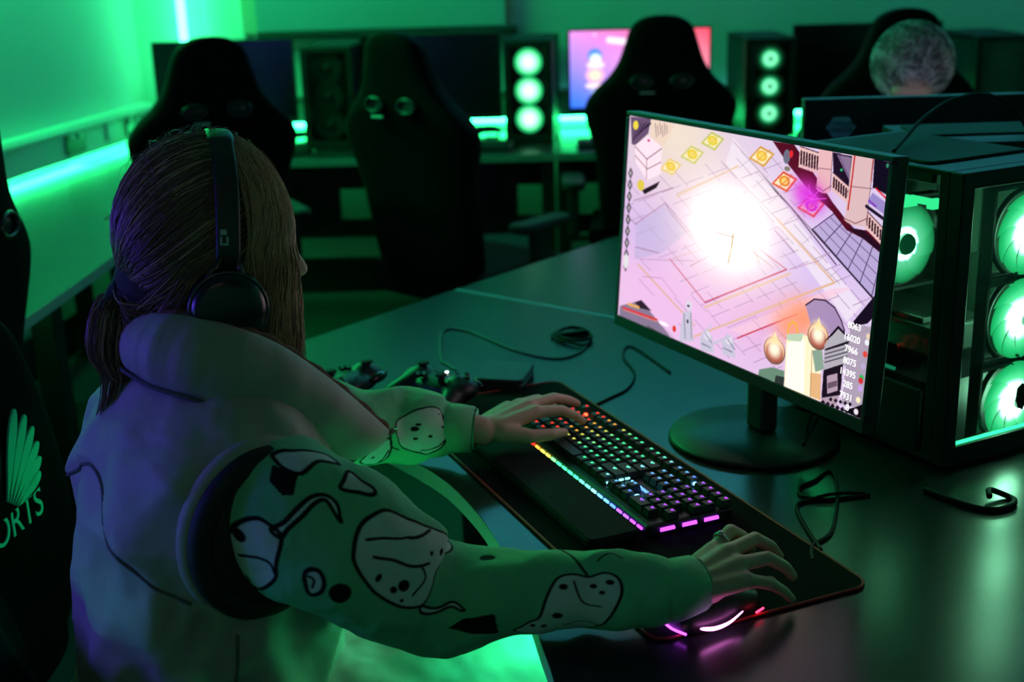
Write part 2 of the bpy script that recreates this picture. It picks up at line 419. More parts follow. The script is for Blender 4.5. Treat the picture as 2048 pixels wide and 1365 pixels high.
# left wall desk and the back row of desks
ld = [(-1.165, .3), (-1.165, 3.75), (-1.37, 3.75), (-1.37, 4.825), (XW(4.825) + .015, 4.825), (XW(.3) + .015, .3)]
make_desk('side_desk', 'dark desk with a pale edge along the left wall', ld, [(-1.22, .4), (-1.82, .4), (-1.22, 2.9), (-1.82, 2.9), (-1.82, 4.7), (-1.44, 4.6)])
def back_desk(x0, x1, label, holes):
    o = thing('bench_desk', label, 'desk', (x0, 4.83, 0), 0, 'bench desks along the back wall'); L = x1 - x0
    obj('desktop', MB().prism([(0, 0), (L, 0), (L, .74), (0, .74)], ZD - .03, ZD, 0, 1), [topm, M('bench_edge', (.16, .22, .25), .4)], o, .002)
    cuts = sorted(holes); mb = MB(); x = 0.03; z0, z1, hz0, hz1, y = .36, .69, .435, .56, .26
    for h in cuts:
        h0, h1 = h - x0 - .06, h - x0 + .06
        mb.box(((x + h0) / 2, y, (z0 + z1) / 2), (h0 - x, .02, z1 - z0))
        mb.box((h - x0, y, (z0 + hz0) / 2), (.12, .02, hz0 - z0)); mb.box((h - x0, y, (hz1 + z1) / 2), (.12, .02, z1 - hz1)); x = h1
    mb.box(((x + L - .03) / 2, y, (z0 + z1) / 2), (L - .03 - x, .02, z1 - z0))
    obj('modesty_panel', mb, legm, o)
    for x in (.03, L - .03):
        obj('leg', MB().box((x, .37, .345), (.05, .66, .05)).box((x, .06, .345), (.05, .05, .69)).box((x, .68, .345), (.05, .05, .69)).box((x, .37, .02), (.05, .72, .04)), legm, o, .003)
    return o
back_desk(-1.76, .0, 'back bench desk left of centre, under the dark monitors', [-1.35, -.81, -.095])
back_desk(.0012, 1.60, 'back bench desk right of centre, under the pink lit monitor', [.15, .62, 1.2])
back_desk(1.61, 3.2, 'back bench desk by the right wall', [1.9, 2.5])
# under-desk lamp that lights the player's legs
pts = [Vector((x, y, ZD - .04)) for x, y in front[8:27]]
pts = [p + Vector((.035, .012, 0)) for p in pts]
ul = thing('light_strip', 'green light strip under the front edge of the curved desk', 'light strip', pts[9], 0, 'coloured light strips')
obj('diffuser', MB().tube([p - pts[9] for p in pts], .008, 8), EM('led_under', (.03, 1, .34), 28), ul)
obj('channel', MB().tube([p - pts[9] + Vector((.016, 0, .003)) for p in pts], .006, 6), steel, ul)

led('light_strip', 'added green light strip under the front of the left wall desk', (-1.28, .7, ZD - .05), (-1.28, 2.8, ZD - .05), .007, 9)  # unseen strip added to green the floor beside this desk
# ------------------------------------------------------------------ gaming chairs
def backrest(rows, lean=.16, z0=.47, depth=.045, n=28):
    P = []
    rr = spline(rows, 44)
    for z, hw in rr:
        yo = (z - z0) * lean; row = []
        e = depth * min(1, .35 + hw / .3)
        for k in range(n):
            a = 2 * PI * k / n; c, s_ = math.cos(a), math.sin(a)
            x = hw * math.copysign(abs(c) ** .55, c); y = e * math.copysign(abs(s_) ** .7, s_)
            if s_ < 0: y -= .035 * (abs(x) / max(hw, .01)) ** 3 * min(1, hw / .2)   # side bolsters
            row.append((x, -(y) + -yo, z))
        P.append(row)
    b = MB(); b.grid(P, closed_v=True)
    m = len(P)
    b.f.append(list(range(n))[::-1]); b.mi.append(0); b.sm.append(False)
    b.f.append([(m - 1) * n + k for k in range(n)]); b.mi.append(0); b.sm.append(False)
    return b
ROWS = [(.47, .17), (.50, .20), (.60, .213), (.75, .222), (.84, .243), (.90, .259), (.945, .257), (.99, .225), (1.03, .182), (1.08, .147), (1.14, .125), (1.19, .108), (1.215, .088), (1.232, .055), (1.238, .02)]
def make_chair(label, rows=ROWS, slots=True, seat_z=.47, arms=True):
    """sitter faces +Y, backrest towards -Y"""
    o = thing('gaming_chair', label, 'chair', (0, 0, 0), 0, 'gaming chairs')
    obj('backrest', backrest(rows), leather, o)
    dz = seat_z - .47
    st = MB()
    P = []
    for t, (hw, z) in zip(np.linspace(0, 1, 14), [(.05, 0)] * 14):
        y = -.02 + .5 * t; hw = .25 - .03 * t; zc = .44 + dz - .03 * max(0, t - .8) * 5
        P.append([(hw * math.copysign(abs(math.cos(a)) ** .5, math.cos(a)), y, zc + .055 * math.copysign(abs(math.sin(a)) ** .6, math.sin(a)) + (.025 * abs(math.cos(a)) ** 4 if math.sin(a) > 0 else 0)) for a in np.linspace(0, 2 * PI, 24, endpoint=False)])
    st.grid(P, closed_v=True); st.f += [list(range(24)), [13 * 24 + k for k in range(24)][::-1]]; st.mi += [0, 0]; st.sm += [False, False]
    obj('seat', st, leather, o)
    if slots:
        for sx in (-1, 1):
            obj('harness_slot', MB().ring((sx * .068, -.142, 1.02), .034, .006, 24, 6, 'y', 0, (1.05, .62)).ell((sx * .068, -.137, 1.02), (.03, .004, .018), 14, 8), grey_rim if False else M('slot_rim', (.03, .03, .035), .25, .3), o)
        obj('trim_badge', MB().rbox((-.05, -.148, .985), (.05, .006, .007), .003, axis='y'), grey_rim, o)
    if arms:
        for sx in (-1, 1):
            a = obj('armrest', MB().rbox((sx * .30, .2, .63 + dz), (.085, .25, .03), .03), rubber, o)
            obj('arm_post', MB().rbox((sx * .30, .19, .53 + dz), (.04, .07, .19), .01).box((sx * .22, .19, .42 + dz), (.18, .06, .02)), black, a)
    obj('gas_lift', MB().cyl((0, .22, .1), (0, .22, .40 + dz), .028).cyl((0, .22, .33 + dz), (0, .22, .39 + dz), .06), dark_metal, o)
    for k in range(5):
        a = 2 * PI * k / 5 + .3; d = Vector((math.cos(a), math.sin(a), 0)); c0 = Vector((0, .22, .115))
        l = obj('base_leg', MB().tube([c0, c0 + d * .25 + Vector((0, 0, -.03))], [.034, .022], 8), dark_metal, o)
        w0 = c0 + d * .26; nx = Vector((-d.y, d.x, 0))
        obj('caster', MB().cyl(Vector((w0.x, w0.y, .03)) - nx * .022, Vector((w0.x, w0.y, .03)) + nx * .022, .03, 16).cyl((w0.x, w0.y, .03), (w0.x, w0.y, .09), .008, 8), rubber, l)
    return o
ch = make_chair('black gaming chair facing the pink lit monitor')
ch.location = (.364, 4.53, 0)
dup(ch, (-.41, 4.0, 0), math.radians(-38), 'black gaming chair standing before the second dark tower from the left corner')
dup(ch, (-1.085, 4.0, 0), math.radians(28), 'black gaming chair nearest the upright green light strip')
dup(ch, (1.175, 4.53, 0), 0, 'black gaming chair whose rounded top shows above the grey-haired man')
ec = dup(ch, (-1.11, 2.13, 0), math.radians(90), 'black gaming chair at the left wall desk, cut by the frame edge')
for a in [c for c in ec.children if c.name.startswith('armrest')]:
    for b in list(a.children): bpy.data.objects.remove(b)
    bpy.data.objects.remove(a)
# the lowered chair with the wing print
LOW = [(.40, .26), (.44, .285), (.52, .292), (.60, .285), (.68, .255), (.76, .215), (.84, .172), (.91, .128), (.965, .09), (.995, .055), (1.005, .02)]
lc = make_chair('black chair with a green wing emblem printed on its backrest', LOW, slots=False, seat_z=.44, arms=False)
del lc['group']
lc.location = (-.868, 1.62, 0); lc.rotation_euler = (0, 0, PI / 2 + math.radians(-6))
printm = M('green_print', (.06, .8, .55), .6)
em = MB()
def emb(x, z): return (x, -.049 - (z - .47) * .16, z)
def feather(cx, cz, ang, L, w):
    out = []
    d = Vector((math.sin(ang), math.cos(ang))); nn = Vector((d.y, -d.x))
    for k in range(22):
        a = 2 * PI * k / 22; q = Vector((cx, cz)) + d * (L / 2 + L / 2 * math.cos(a)) + nn * (w / 2 * math.sin(a) * (.55 + .45 * math.cos(a)))
        out.append(emb(q.x, q.y))
    em.add(out, [list(range(22))])
for sx in (-1, 1):
    for k, (ang, L) in enumerate(((.12, .135), (.33, .125), (.55, .112), (.78, .098), (1.0, .085), (1.2, .07))):
        feather(sx * (.012 + .006 * k), .742 - .004 * k, sx * ang, L, .034)
eo = obj('wing_emblem', em, printm, lc)
md = eo.modifiers.new('thick', 'SOLIDIFY'); md.thickness = .003; md.offset = 0
text('emblem_lettering', 'ESPORTS', .056, printm, lc, (0, -.049 - (.700 - .47) * .16, .700), (PI / 2 - .16, 0, 0), .001, shear=.25)

# ------------------------------------------------------------------ computers
def fan_mat(name, stops, s):
    """lit fan: translucent blades glowing outwards from the lamp ring round the hub"""
    m = bpy.data.materials.new(name); m.use_nodes = True; nt = m.node_tree
    nt.nodes.remove(nt.nodes['Principled BSDF'])
    a = nt.nodes.new('ShaderNodeAttribute'); a.attribute_name = 'rad'
    r = nt.nodes.new('ShaderNodeValToRGB'); cr = r.color_ramp
    while len(cr.elements) < len(stops): cr.elements.new(.5)
    for e, (p, c) in zip(cr.elements, stops): e.position = p; e.color = (*c, 1)
    e = nt.nodes.new('ShaderNodeEmission'); e.inputs['Strength'].default_value = s
    nt.links.new(a.outputs['Fac'], r.inputs['Fac']); nt.links.new(r.outputs['Color'], e.inputs['Color']); nt.links.new(e.outputs[0], nt.nodes['Material Output'].inputs['Surface'])
    return m
FM_MAIN = fan_mat('fan_glow_main', [(0, (.22, .65, .40)), (.15, (.28, .80, .50)), (.23, (15, 46, 27)), (.34, (20, 62, 34)), (.47, (1.2, 3.4, 2.0)), (.58, (.16, 1.25, .52)), (.8, (.03, .80, .26)), (1, (.012, .48, .13))], 1.0)
FM_IN = fan_mat('fan_glow_inner', [(0, (.004, .08, .03)), (.28, (.004, .08, .03)), (.31, (20, 76, 40)), (.37, (5, 24, 12)), (.45, (.30, 1.3, .7)), (.75, (.07, .85, .32)), (1, (.012, .30, .09))], 1.0)
FM_FULL = fan_mat('fan_glow_full', [(0, (1.6, 2.6, 2.0)), (.12, (1.6, 2.6, 2.0)), (.55, (.8, 2.2, 1.3)), (.8, (.06, 1.3, .42)), (1, (.01, .5, .12))], 1.0)
FM_RING = fan_mat('fan_glow_ring', [(0, (.0, .02, .008)), (.12, (.0, .03, .01)), (.2, (.4, 1.8, .9)), (.42, (.4, 1.8, .9)), (.55, (.02, .6, .2)), (.75, (.003, .05, .015)), (1, (.002, .01, .004))], 1.0)
FM_OFF = M('fan_dark', (.02, .02, .022), .4)
def fan_mesh(mat, R=.056, seg=60):
    """nine swept blades round a domed hub, in the XZ plane facing -Y"""
    mb = MB(); rad = []
    hub = R * .28
    prof = [(0.0005, -.012), (hub * .5, -.012), (hub * .9, -.011), (hub, -.008), (hub, .008)]
    n0 = len(mb.v); mb.lathe(prof, seg=24, axis='y')
    nb = 9
    for b in range(nb):
        P = []
        for i in range(9):
            rr = hub + (R - hub) * i / 8; sw = .5 * (i / 8) ** 1.3; row = []
            for k in range(7):
                u = k / 6 - .5; a = 2 * PI * b / nb + sw + u * (2 * PI / nb) * 1.12
                row.append((rr * math.cos(a), -.003 + u * .0035, rr * math.sin(a)))
            P.append(row)
        mb.grid(P)
    me = mb.mesh('fan_blades', mat)
    at = me.attributes.new('rad', 'FLOAT', 'POINT')
    at.data.foreach_set('value', [math.hypot(v[0], v[2]) / R for v in mb.v])
    return me
FANS = {k: fan_mesh(m) for k, m in (('main', FM_MAIN), ('in', FM_IN), ('full', FM_FULL), ('ring', FM_RING), ('off', FM_OFF))}
def add_fan(parent, kind, loc, sc=1.0, rz=0.0):
    f = obj('fan', MB().ring((0, .004, 0), .0595, .004, 36, 6, 'y').box((0, .008, .064), (.13, .02, .004)).box((0, .008, -.064), (.13, .02, .004)).box((.064, .008, 0), (.004, .02, .13)).box((-.064, .008, 0), (.004, .02, .13)), black, parent)
    f.location = loc; f.scale = (sc,) * 3; f.rotation_euler = (0, 0, rz)
    b = obj('blades', FANS[kind], None, f); b.rotation_euler = (0, random.random() * 6, 0)
    return f
case_m = M('case_paint', (.010, .011, .012), .5, .0, spec=.3)
case_top = M('case_mesh_top', (.016, .018, .018), .7, .0, bump=.5, scale=900)
tint_glass = glass_mat('tinted_glass', (.72, .8, .78), .07)
tint_front = glass_mat('clear_front', (.9, .93, .92), .05)
def tower(label, kind, W=.21, D=.42, H=.40, fs=1.0, lit_side=None, group='computer towers', front=True):
    """front towards -Y, base at z=0"""
    o = thing('computer_tower', label, 'computer', (0, 0, 0), 0, group)
    t = .006
    shell = MB().box((0, 0, .012), (W, D, .008)).box((0, 0, H - .004), (W, D, .008)).box((0, D / 2 - .003, H / 2 + .006), (W, t, H - .012)).box((W / 2 - .003, 0, H / 2 + .006), (t, D, H - .012))
    for y in (-D / 2 + .009, D / 2 - .02): shell.box((-W / 2 + .01, y, H / 2 + .006), (.02, .018 if y < 0 else .04, H - .016))
    shell.box((-W / 2 + .004, 0, .06), (.008, D - .06, .1)).box((-W / 2 + .004, 0, H - .012), (.008, D - .06, .018))
    obj('case', shell, case_m, o, .0015)
    if lit_side:
        obj('side_glass', MB().box((-W / 2 + .002, -.011, (H + .09) / 2), (.004, D - .058, H - .13)), tint_glass, o)
    else:
        obj('side_panel', MB().box((-W / 2 + .002, 0, H / 2 + .01), (.004, D - .05, H - .03)), case_m, o)
    obj('top_filter', MB().rbox((0, .01, H + .002), (W - .04, D - .09, .004), .012), case_top, o)
    fr = obj('front_frame', MB().box((-W / 2 + .012, -D / 2 - .012, H / 2 + .004), (.024, .024, H - .008)).box((W / 2 - .012, -D / 2 - .012, H / 2 + .004), (.024, .024, H - .008)).box((0, -D / 2 - .012, H - .012), (W - .04, .024, .024)).box((0, -D / 2 - .012, .02), (W - .04, .024, .032)), case_m, o, .002)
    zc = H / 2 + .008; pit = (H - .07) / 3; fx = 0
    if lit_side: zc, pit, fx = .204, .1265, .0375
    for k in (1, 0, -1):
        add_fan(o, kind, (fx, -D / 2 - .004, zc + k * pit), fs)
    if front: obj('front_glass', MB().box((0, -D / 2 - .0225, H / 2 + .006), (W - .05, .003, H - .05)), tint_front, o)
    for sx in (-1, 1):
        obj('foot', MB().rbox((sx * (W / 2 - .04), -D / 2 + .05, .004), (.04, .04, .008), .008).rbox((sx * (W / 2 - .04), D / 2 - .05, .004), (.04, .04, .008), .008), rubber, o)
    return o
# the player's tower: corner towards the camera, glass side to the left
pc = tower('large tower with big green fans and a glass side, right of the game monitor', 'main', .235, .335, .434, 1.08, lit_side=True)
# inside
add_fan(pc, 'in', (-.022, .006, .290), 1.10)
add_fan(pc, 'in', (-.012, .146, .30), 1.0)
inn = M('circuit_board', (.012, .03, .02), .5)
obj('mainboard', MB().box((.095, .01, .25), (.003, .26, .27)).box((.085, .06, .33), (.02, .04, .1)).box((.085, -.03, .33), (.02, .012, .12)), inn, pc)
obj('graphics_card', MB().rbox((-.005, .02, .165), (.12, .25, .045), .008).box((-.05, .02, .192), (.02, .2, .01)), M('gpu_dark', (.03, .035, .033), .35, .3), pc, .002)
obj('cpu_cooler', MB().cyl((.09, .04, .315), (.035, .04, .315), .034, 24), M('gpu_dark', (0, 0, 0)), pc)
obj('power_shroud', MB().box((0, .01, .065), (.19, .30, .1)), case_m, pc)
obj('memory_lights', MB().box((-.06, -.06, .372), (.02, .05, .006)).box((-.05, -.02, .362), (.03, .022, .012)).box((-.06, .02, .374), (.02, .03, .008)).box((-.03, .0, .358), (.02, .014, .016)).box((-.03, .05, .37), (.05, .04, .006)).box((-.02, -.05, .36), (.02, .012, .014)), EM('ram_green', (.05, 1, .35), 1.6), pc)
obj('status_led', MB().ell((-.08, -.02, .185), (.003, .003, .003), 10, 6), EM('led_red', (1, .03, .02), 4), pc)
obj('status_led', MB().ell((-.08, -.015, .197), (.003, .003, .003), 10, 6), EM('led_dimgreen', (.05, .8, .3), 1), pc)
obj('interior_strip', MB().box((-.09, .05, .118), (.004, .22, .004)), EM('strip_dim', (.03, .6, .3), .5), pc)
obj('interior_strip', MB().box((-.1, .11, .119), (.006, .11, .006)), EM('strip_rear_added', (.03, 1, .32), 42), pc)  # hidden strip added to throw the green pool onto the desk
obj('front_strip', MB().box((.0, -.335 / 2 - .0175, .0385), (.18, .003, .004)), EM('strip_front', (.03, 1, .32), 3), pc)
obj('front_badge', MB().prism([(-.012, .0), (-.01, .02), (0, .026), (.012, .02), (.013, .003), (.004, -.016), (-.006, -.012)], 0, .002), M('badge_black', (.004, .004, .004), .5), pc)
bd = [c for c in COL.objects if c.parent is pc and c.name.startswith('front_badge')][0]
bd.location = (.03, -.335 / 2 - .026, .085); bd.rotation_euler = (PI / 2, 0, 0)
CORN = Vector((.547, 1.722, ZD))
PCA2 = math.radians(30)
off = Matrix.Rotation(PCA2, 3, 'Z') @ Vector((-.235 / 2, -.335 / 2 - .024, 0))
pc.rotation_euler = (0, 0, PCA2); pc.location = CORN - off + Vector((0, 0, .001))

# towers of the back row
def place(o, x, y, rz=0, z=ZD): o.location = (x, y, z + .0008); o.rotation_euler = (0, 0, rz); return o
place(tower('dark tower with unlit fans, left end of the back desks', 'off', .205, .40, .40), -.872, 5.27, math.radians(-3))
place(tower('tower with three full round green fans, left of the pink monitor', 'full', .19, .40, .40, .98), -.085, 5.30, math.radians(-4))
place(tower('tower with three small green ring fans, right of the pink monitor', 'ring', .2, .40, .385), .833, 5.30, math.radians(2))
place(tower('dark tower at the right end of the back desks', 'off', .22, .40, .37), 1.72, 5.31, math.radians(4))
tw = tower('dark tower on the far desk behind the player\'s lit tower', 'off', .44, .22, .40, front=False)
place(tw, .845, 2.36, math.radians(2))

# ------------------------------------------------------------------ monitors
hp_mark = M('bezel_mark', (.5, .52, .55), .4)
def monitor(label, W, H, lift, mat_screen=None, canvas=None, tilt=0.0, stand='plate', group='monitors', led_=False):
    """screen towards -Y; origin on the desk under the panel centre"""
    o = thing('monitor', label, 'monitor', (0, 0, 0), 0, group)
    zc = lift + H / 2
    def T(b):
        R = Matrix.Rotation(tilt, 3, 'X')   # top leans away from the viewer
        b.v = [tuple(R @ (Vector(p) - Vector((0, 0, zc))) + Vector((0, 0, zc))) for p in b.v]; return b
    bz = .007
    obj('bezel', T(MB().box((0, 0, lift + .009), (W, .012, .018)).box((0, 0, lift + H - bz / 2), (W, .012, bz)).box((-W / 2 + bz / 2, 0, zc), (bz, .012, H - .02)).box((W / 2 - bz / 2, 0, zc), (bz, .012, H - .02))), black, o, .001)
    obj('back_shell', T(MB().box((0, .012, zc), (W, .018, H)).rbox((0, .032, zc - .01), (W * .62, .03, H * .62), .03, axis='y')), black, o, .002)
    sw, sh = W - 2 * bz, H - .018 - bz
    if canvas is not None:
        me = screen_mesh('screen', canvas, sw, sh, -.003, lift + .018, mat_screen)
        R = Matrix.Rotation(tilt, 3, 'X')
        me.transform(Matrix.Translation((0, 0, zc)) @ R.to_4x4() @ Matrix.Translation((0, 0, -zc)))
        obj('screen', me, None, o)
    else:
        obj('screen', T(MB().box((0, -.002, lift + .018 + sh / 2), (sw, .004, sh))), M('screen_off', (.006, .006, .007), .22), o)
    n = MB().rbox((0, .06, (lift + H * .45) / 2 + .01), (.05, .03, lift + H * .45 - .01), .01).rbox((0, .05, zc - .02), (.08, .03, .08), .01)
    obj('stand_neck', n, black, o)
    if stand == 'disc': obj('stand_base', MB().lathe([(.001, .0), (.128, .0), (.132, .004), (.128, .010), (.03, .014), (.001, .014)], (0, .045, 0), 48), black, o)
    else: obj('stand_base', MB().rbox((0, .05, .006), (.24, .19, .012), .03), black, o)
    return o
scr = attr_mat('screen_glow', 1.12)

# the game picture, drawn where it stands on the display
GW, GH = 560, 318
cvs = Canvas(GW, GH, (222, 205, 232))
def homog(src, dst):
    Aa = []
    for (x, y), (u, v) in zip(src, dst):
        Aa.append([x, y, 1, 0, 0, 0, -u * x, -u * y, -u]); Aa.append([0, 0, 0, x, y, 1, -v * x, -v * y, -v])
    return np.linalg.svd(np.array(Aa, float))[2][-1].reshape(3, 3)
# sketch frame (trapezoid seen at a slant) -> display frame
HM = homog([(70, 45), (1110, 275), (1010, 1345), (38, 835)], [(0, 0), (GW - 1, 0), (GW - 1, GH - 1), (0, GH - 1)])
def Q(*pts):
    out = []
    for x, y in pts:
        p = HM @ np.array([x, y, 1.0]); out.append((p[0] / p[2], p[1] / p[2]))
    return out
def gl(x, y, r, col, k=1.0, p=2.0, ry=None):
    (a, b), (c, d), (e, f) = Q((x, y), (x + r, y), (x, y + r)); cvs.glow(a, b, abs(c - a) + 1, (abs(f - b)) * (ry or 1) + 1, col, k, p)
def pl(col, *pts, k=1.0): cvs.poly(Q(*pts), col, k)
def ln(col, w, *pts, k=1.0): cvs.line(Q(*pts), col, w, k)
def dc(x, y, rx, ry, col, k=1.0):
    (a, b), (c, d), (e, f) = Q((x, y), (x + rx, y), (x, y + ry)); cvs.disc(a, b, abs(c - a), abs(f - b), col, k)
gl(150, 700, 330, (243, 196, 232), .7); gl(150, 520, 120, (205, 190, 230), .8); gl(250, 130, 200, (238, 225, 205), .9); gl(330, 830, 260, (238, 195, 235), .7)
gl(800, 700, 200, (215, 195, 240), .8); gl(620, 900, 160, (235, 170, 215), .5)
for a, b in (((500, 205), (1040, 835)), ((560, 290), (700, 440)), ((700, 440), (890, 690))): ln((70, 45, 75), 1.6, a, b)
pl((238, 228, 240), (470, 150), (520, 215), (1000, 870), (940, 930), (620, 480), (440, 250), k=.8)
for a, b in (((470, 165), (1045, 845)), ((430, 250), (905, 770))): ln((190, 165, 185), 1.2, a, b)
for (x, y) in ((520, 250), (580, 330), (640, 400), (700, 490), (770, 580), (830, 660), (890, 720)): ln((200, 180, 200), 1.0, (x - 30, y + 25), (x + 32, y - 22))
lr = random.Random(3)
for k in range(15):
    x = -260 + 62 * k; y = 330 - 8 * k
    for m in range(9):
        if lr.random() < .62: ln((168, 138, 172), 1.1, (x + 78 * m, y + 94 * m), (x + 78 * m + 60, y + 94 * m + 72), k=.75)
for k in range(15):
    x = 20 + 42 * k; y = 420 + 50 * k
    for m in range(7):
        if lr.random() < .6: ln((172, 142, 176), 1.1, (x + 88 * m, y - 31 * m), (x + 88 * m + 70, y - 31 * m - 25), k=.75)
ln((225, 190, 150), 2.2, (255, 375), (490, 265)); ln((205, 170, 150), 1.2, (255, 365), (440, 290))
pl((198, 186, 222), (100, 480), (210, 405), (300, 520), (200, 600), (95, 620), k=.6)
for pts in (((95, 480), (210, 400), (385, 622), (310, 660)), ((210, 400), (230, 440), (360, 610)), ((100, 570), (190, 600)), ((90, 385), (240, 340)), ((100, 480), (60, 440))): ln((165, 120, 150), 1.2, *pts)
ln((205, 90, 110), 1.8, (230, 625), (370, 810)); ln((195, 70, 105), 2.2, (370, 810), (690, 698)); ln((195, 90, 110), 1.4, (540, 575), (690, 698)); ln((215, 170, 180), 1.2, (240, 625), (380, 590))
ln((225, 185, 165), 3, (110, 640), (330, 900)); ln((228, 190, 165), 3, (370, 830), (705, 715)); ln((226, 190, 165), 3, (650, 490), (885, 765)); ln((226, 190, 165), 3, (885, 765), (330, 945)); ln((150, 100, 130), 1.2, (640, 535), (720, 630))
for pts in (((130, 690), (200, 700), (260, 780)), ((120, 620), (330, 640)), ((380, 840), (430, 910)), ((440, 610), (590, 670)), ((520, 700), (560, 760)), ((700, 700), (820, 670)), ((460, 920), (570, 880), (590, 915)), ((660, 830), (690, 880))): ln((196, 150, 185), 1.0, *pts)
pl((244, 205, 222), (470, 930), (870, 790), (960, 790), (540, 960), k=.7)
for (x, y) in ((560, 900), (650, 870), (740, 835), (820, 800)): ln((205, 160, 190), 1.0, (x, y - 5), (x + 45, y + 45))
ln((205, 60, 95), 2, (500, 965), (735, 885))
# raised yellow tiles
for (x, y, r, rim, cc) in ((228, 255, 42, (232, 205, 130), (232, 200, 40)), (310, 210, 46, (205, 205, 120), (228, 205, 40)), (388, 158, 46, (195, 200, 110), (225, 210, 50)), (582, 228, 52, (215, 165, 90), (235, 190, 60)), (675, 335, 52, (225, 90, 50), (225, 140, 30)), (785, 440, 58, (225, 95, 80), (200, 40, 200))):
    pl(rim, (x - r, y + 8), (x - r * .1, y - r * .8), (x + r, y - 6), (x + r * .2, y + r * .9)); pl((248, 232, 195), (x - r * .78, y + 6), (x - r * .1, y - r * .6), (x + r * .78, y - 4), (x + r * .15, y + r * .68))
    dc(x, y, r * .42, r * .42, cc); dc(x, y, r * .27, r * .27, (245, 215, 110)); ln(rim, 1, (x - r * .5, y + r * .5), (x + r * .6, y - r * .45))
# right side: runner, paving, balustrade, columns
pl((190, 176, 216), (785, 540), (885, 470), (1090, 655), (1060, 850), (1035, 835))
for k in range(6):
    t = k / 5; ln((84, 66, 104), 1.3, (790 + 250 * t, 540 + 290 * t), (880 + 205 * t, 478 + 170 * t))
for k in range(5):
    t = k / 4; ln((110, 90, 130), 1.0, (800 + 85 * t, 545 - 65 * t), (1035 + 55 * t, 830 - 170 * t))
ln((35, 22, 45), 2.2, (790, 540), (1045, 840))
pl((96, 18, 44), (625, 170), (710, 185), (800, 320), (870, 430), (915, 490), (960, 545), (1030, 560), (1095, 625), (1085, 665), (1000, 590), (930, 550), (870, 470), (760, 360), (690, 270))
pl((52, 22, 44), (930, 540), (1000, 555), (1090, 640), (1086, 662), (1000, 590))
def balus(p0, p1, h, n):
    pl((232, 196, 194), p0, p1, (p1[0] - 5, p1[1] + h), (p0[0] - 5, p0[1] + h))
    for k in range(n):
        t = (k + .5) / n; x, y = p0[0] + (p1[0] - p0[0]) * t, p0[1] + (p1[1] - p0[1]) * t
        pl((62, 30, 46), (x - 3, y + 14), (x + 4, y + 17), (x + 3, y + h - 10), (x - 4, y + h - 14))
    ln((70, 35, 50), 1.2, p0, p1)
balus((735, 195), (812, 225), 85, 7); balus((870, 308), (940, 372), 72, 7); balus((1008, 470), (1100, 570), 72, 8)
pl((44, 26, 54), (868, 225), (950, 245), (940, 372), (872, 308)); pl((150, 130, 160), (885, 235), (945, 250), (938, 345))
ln((120, 80, 130), 1.2, (890, 230), (935, 330))
def col_(x0, x1, y0, y1, c, lean):
    pl(c, (x0, y0), (x1, y0 + 14), (x1 - lean, y1 - 6), (x0 - lean, y1 - 20)); dc((x0 + x1) / 2 - lean, y1 - 14, (x1 - x0) * .55, 18, c)
    ln((150, 95, 110), 1.2, (x0 - lean - 4, y1 - 30), ((x0 + x1) / 2 - lean, y1 - 5), (x1 - lean + 4, y1 - 24)); ln((130, 90, 105), 1.0, (x1, y0 + 14), (x1 - lean, y1 - 8)); ln((150, 110, 125), 1.0, (x0 - 5, y0 + (y1 - y0) * .45), (x1 - 4, y0 + (y1 - y0) * .5))
col_(812, 868, 205, 388, (232, 190, 194), 8); col_(948, 1038, 238, 530, (222, 192, 194), 26)
ln((200, 40, 40), 2.2, (958, 245), (950, 330), (935, 465)); ln((170, 60, 60), 1.6, (1035, 262), (1028, 350))
pl((28, 20, 44), (1040, 258), (1112, 275), (1106, 420), (1050, 385), (1035, 380)); pl((165, 150, 205), (1035, 400), (1105, 455), (1100, 505), (1015, 440)); ln((225, 30, 40), 2, (1048, 382), (1106, 442)); ln((140, 50, 190), 2, (1020, 432), (1050, 458)); ln((40, 25, 55), 4, (1010, 455), (1100, 525))
dc(905, 300, 6, 6, (60, 190, 130)); dc(1095, 290, 6, 10, (70, 150, 120))
# top left: pale block, scribbled roots, steps
pl((120, 98, 128), (72, 50), (150, 60), (140, 120), (92, 165), (78, 160)); 
for k in range(9): ln((50, 32, 62), 1.3, (80 + 8 * k, 150 - 9 * k), (105 + 9 * k, 75 + 3 * (k % 3)))
pl((236, 215, 200), (150, 62), (240, 90), (200, 175), (150, 135)); 
for k in range(6): ln((95, 70, 85), 1.2, (165 + 9 * k, 80 + 10 * (k % 2)), (172 + 8 * k, 135 - 7 * (k % 3)))
pl((252, 228, 238), (90, 165), (140, 128), (192, 178), (190, 285), (138, 305), (96, 235))
ln((90, 55, 80), 1.3, (90, 168), (136, 222), (192, 182)); ln((90, 55, 80), 1.3, (136, 222), (136, 300)); ln((120, 80, 100), 1.2, (92, 205), (138, 262), (190, 236)); dc(142, 148, 5, 5, (200, 50, 120))
pl((40, 28, 40), (120, 345), (188, 312), (175, 338), (130, 362)); dc(115, 325, 14, 22, (225, 205, 90)); dc(92, 85, 10, 18, (240, 220, 90))
for k in range(9):
    y = 275 + 46 * k; x = 76 - k * 1.6
    pl((48, 36, 52), (x - 9, y), (x, y - 24), (x + 9, y), (x, y + 24)); pl((205, 195, 205), (x - 4, y), (x, y - 13), (x + 4, y), (x, y + 13))
dc(64, 625, 10, 30, (228, 226, 228))
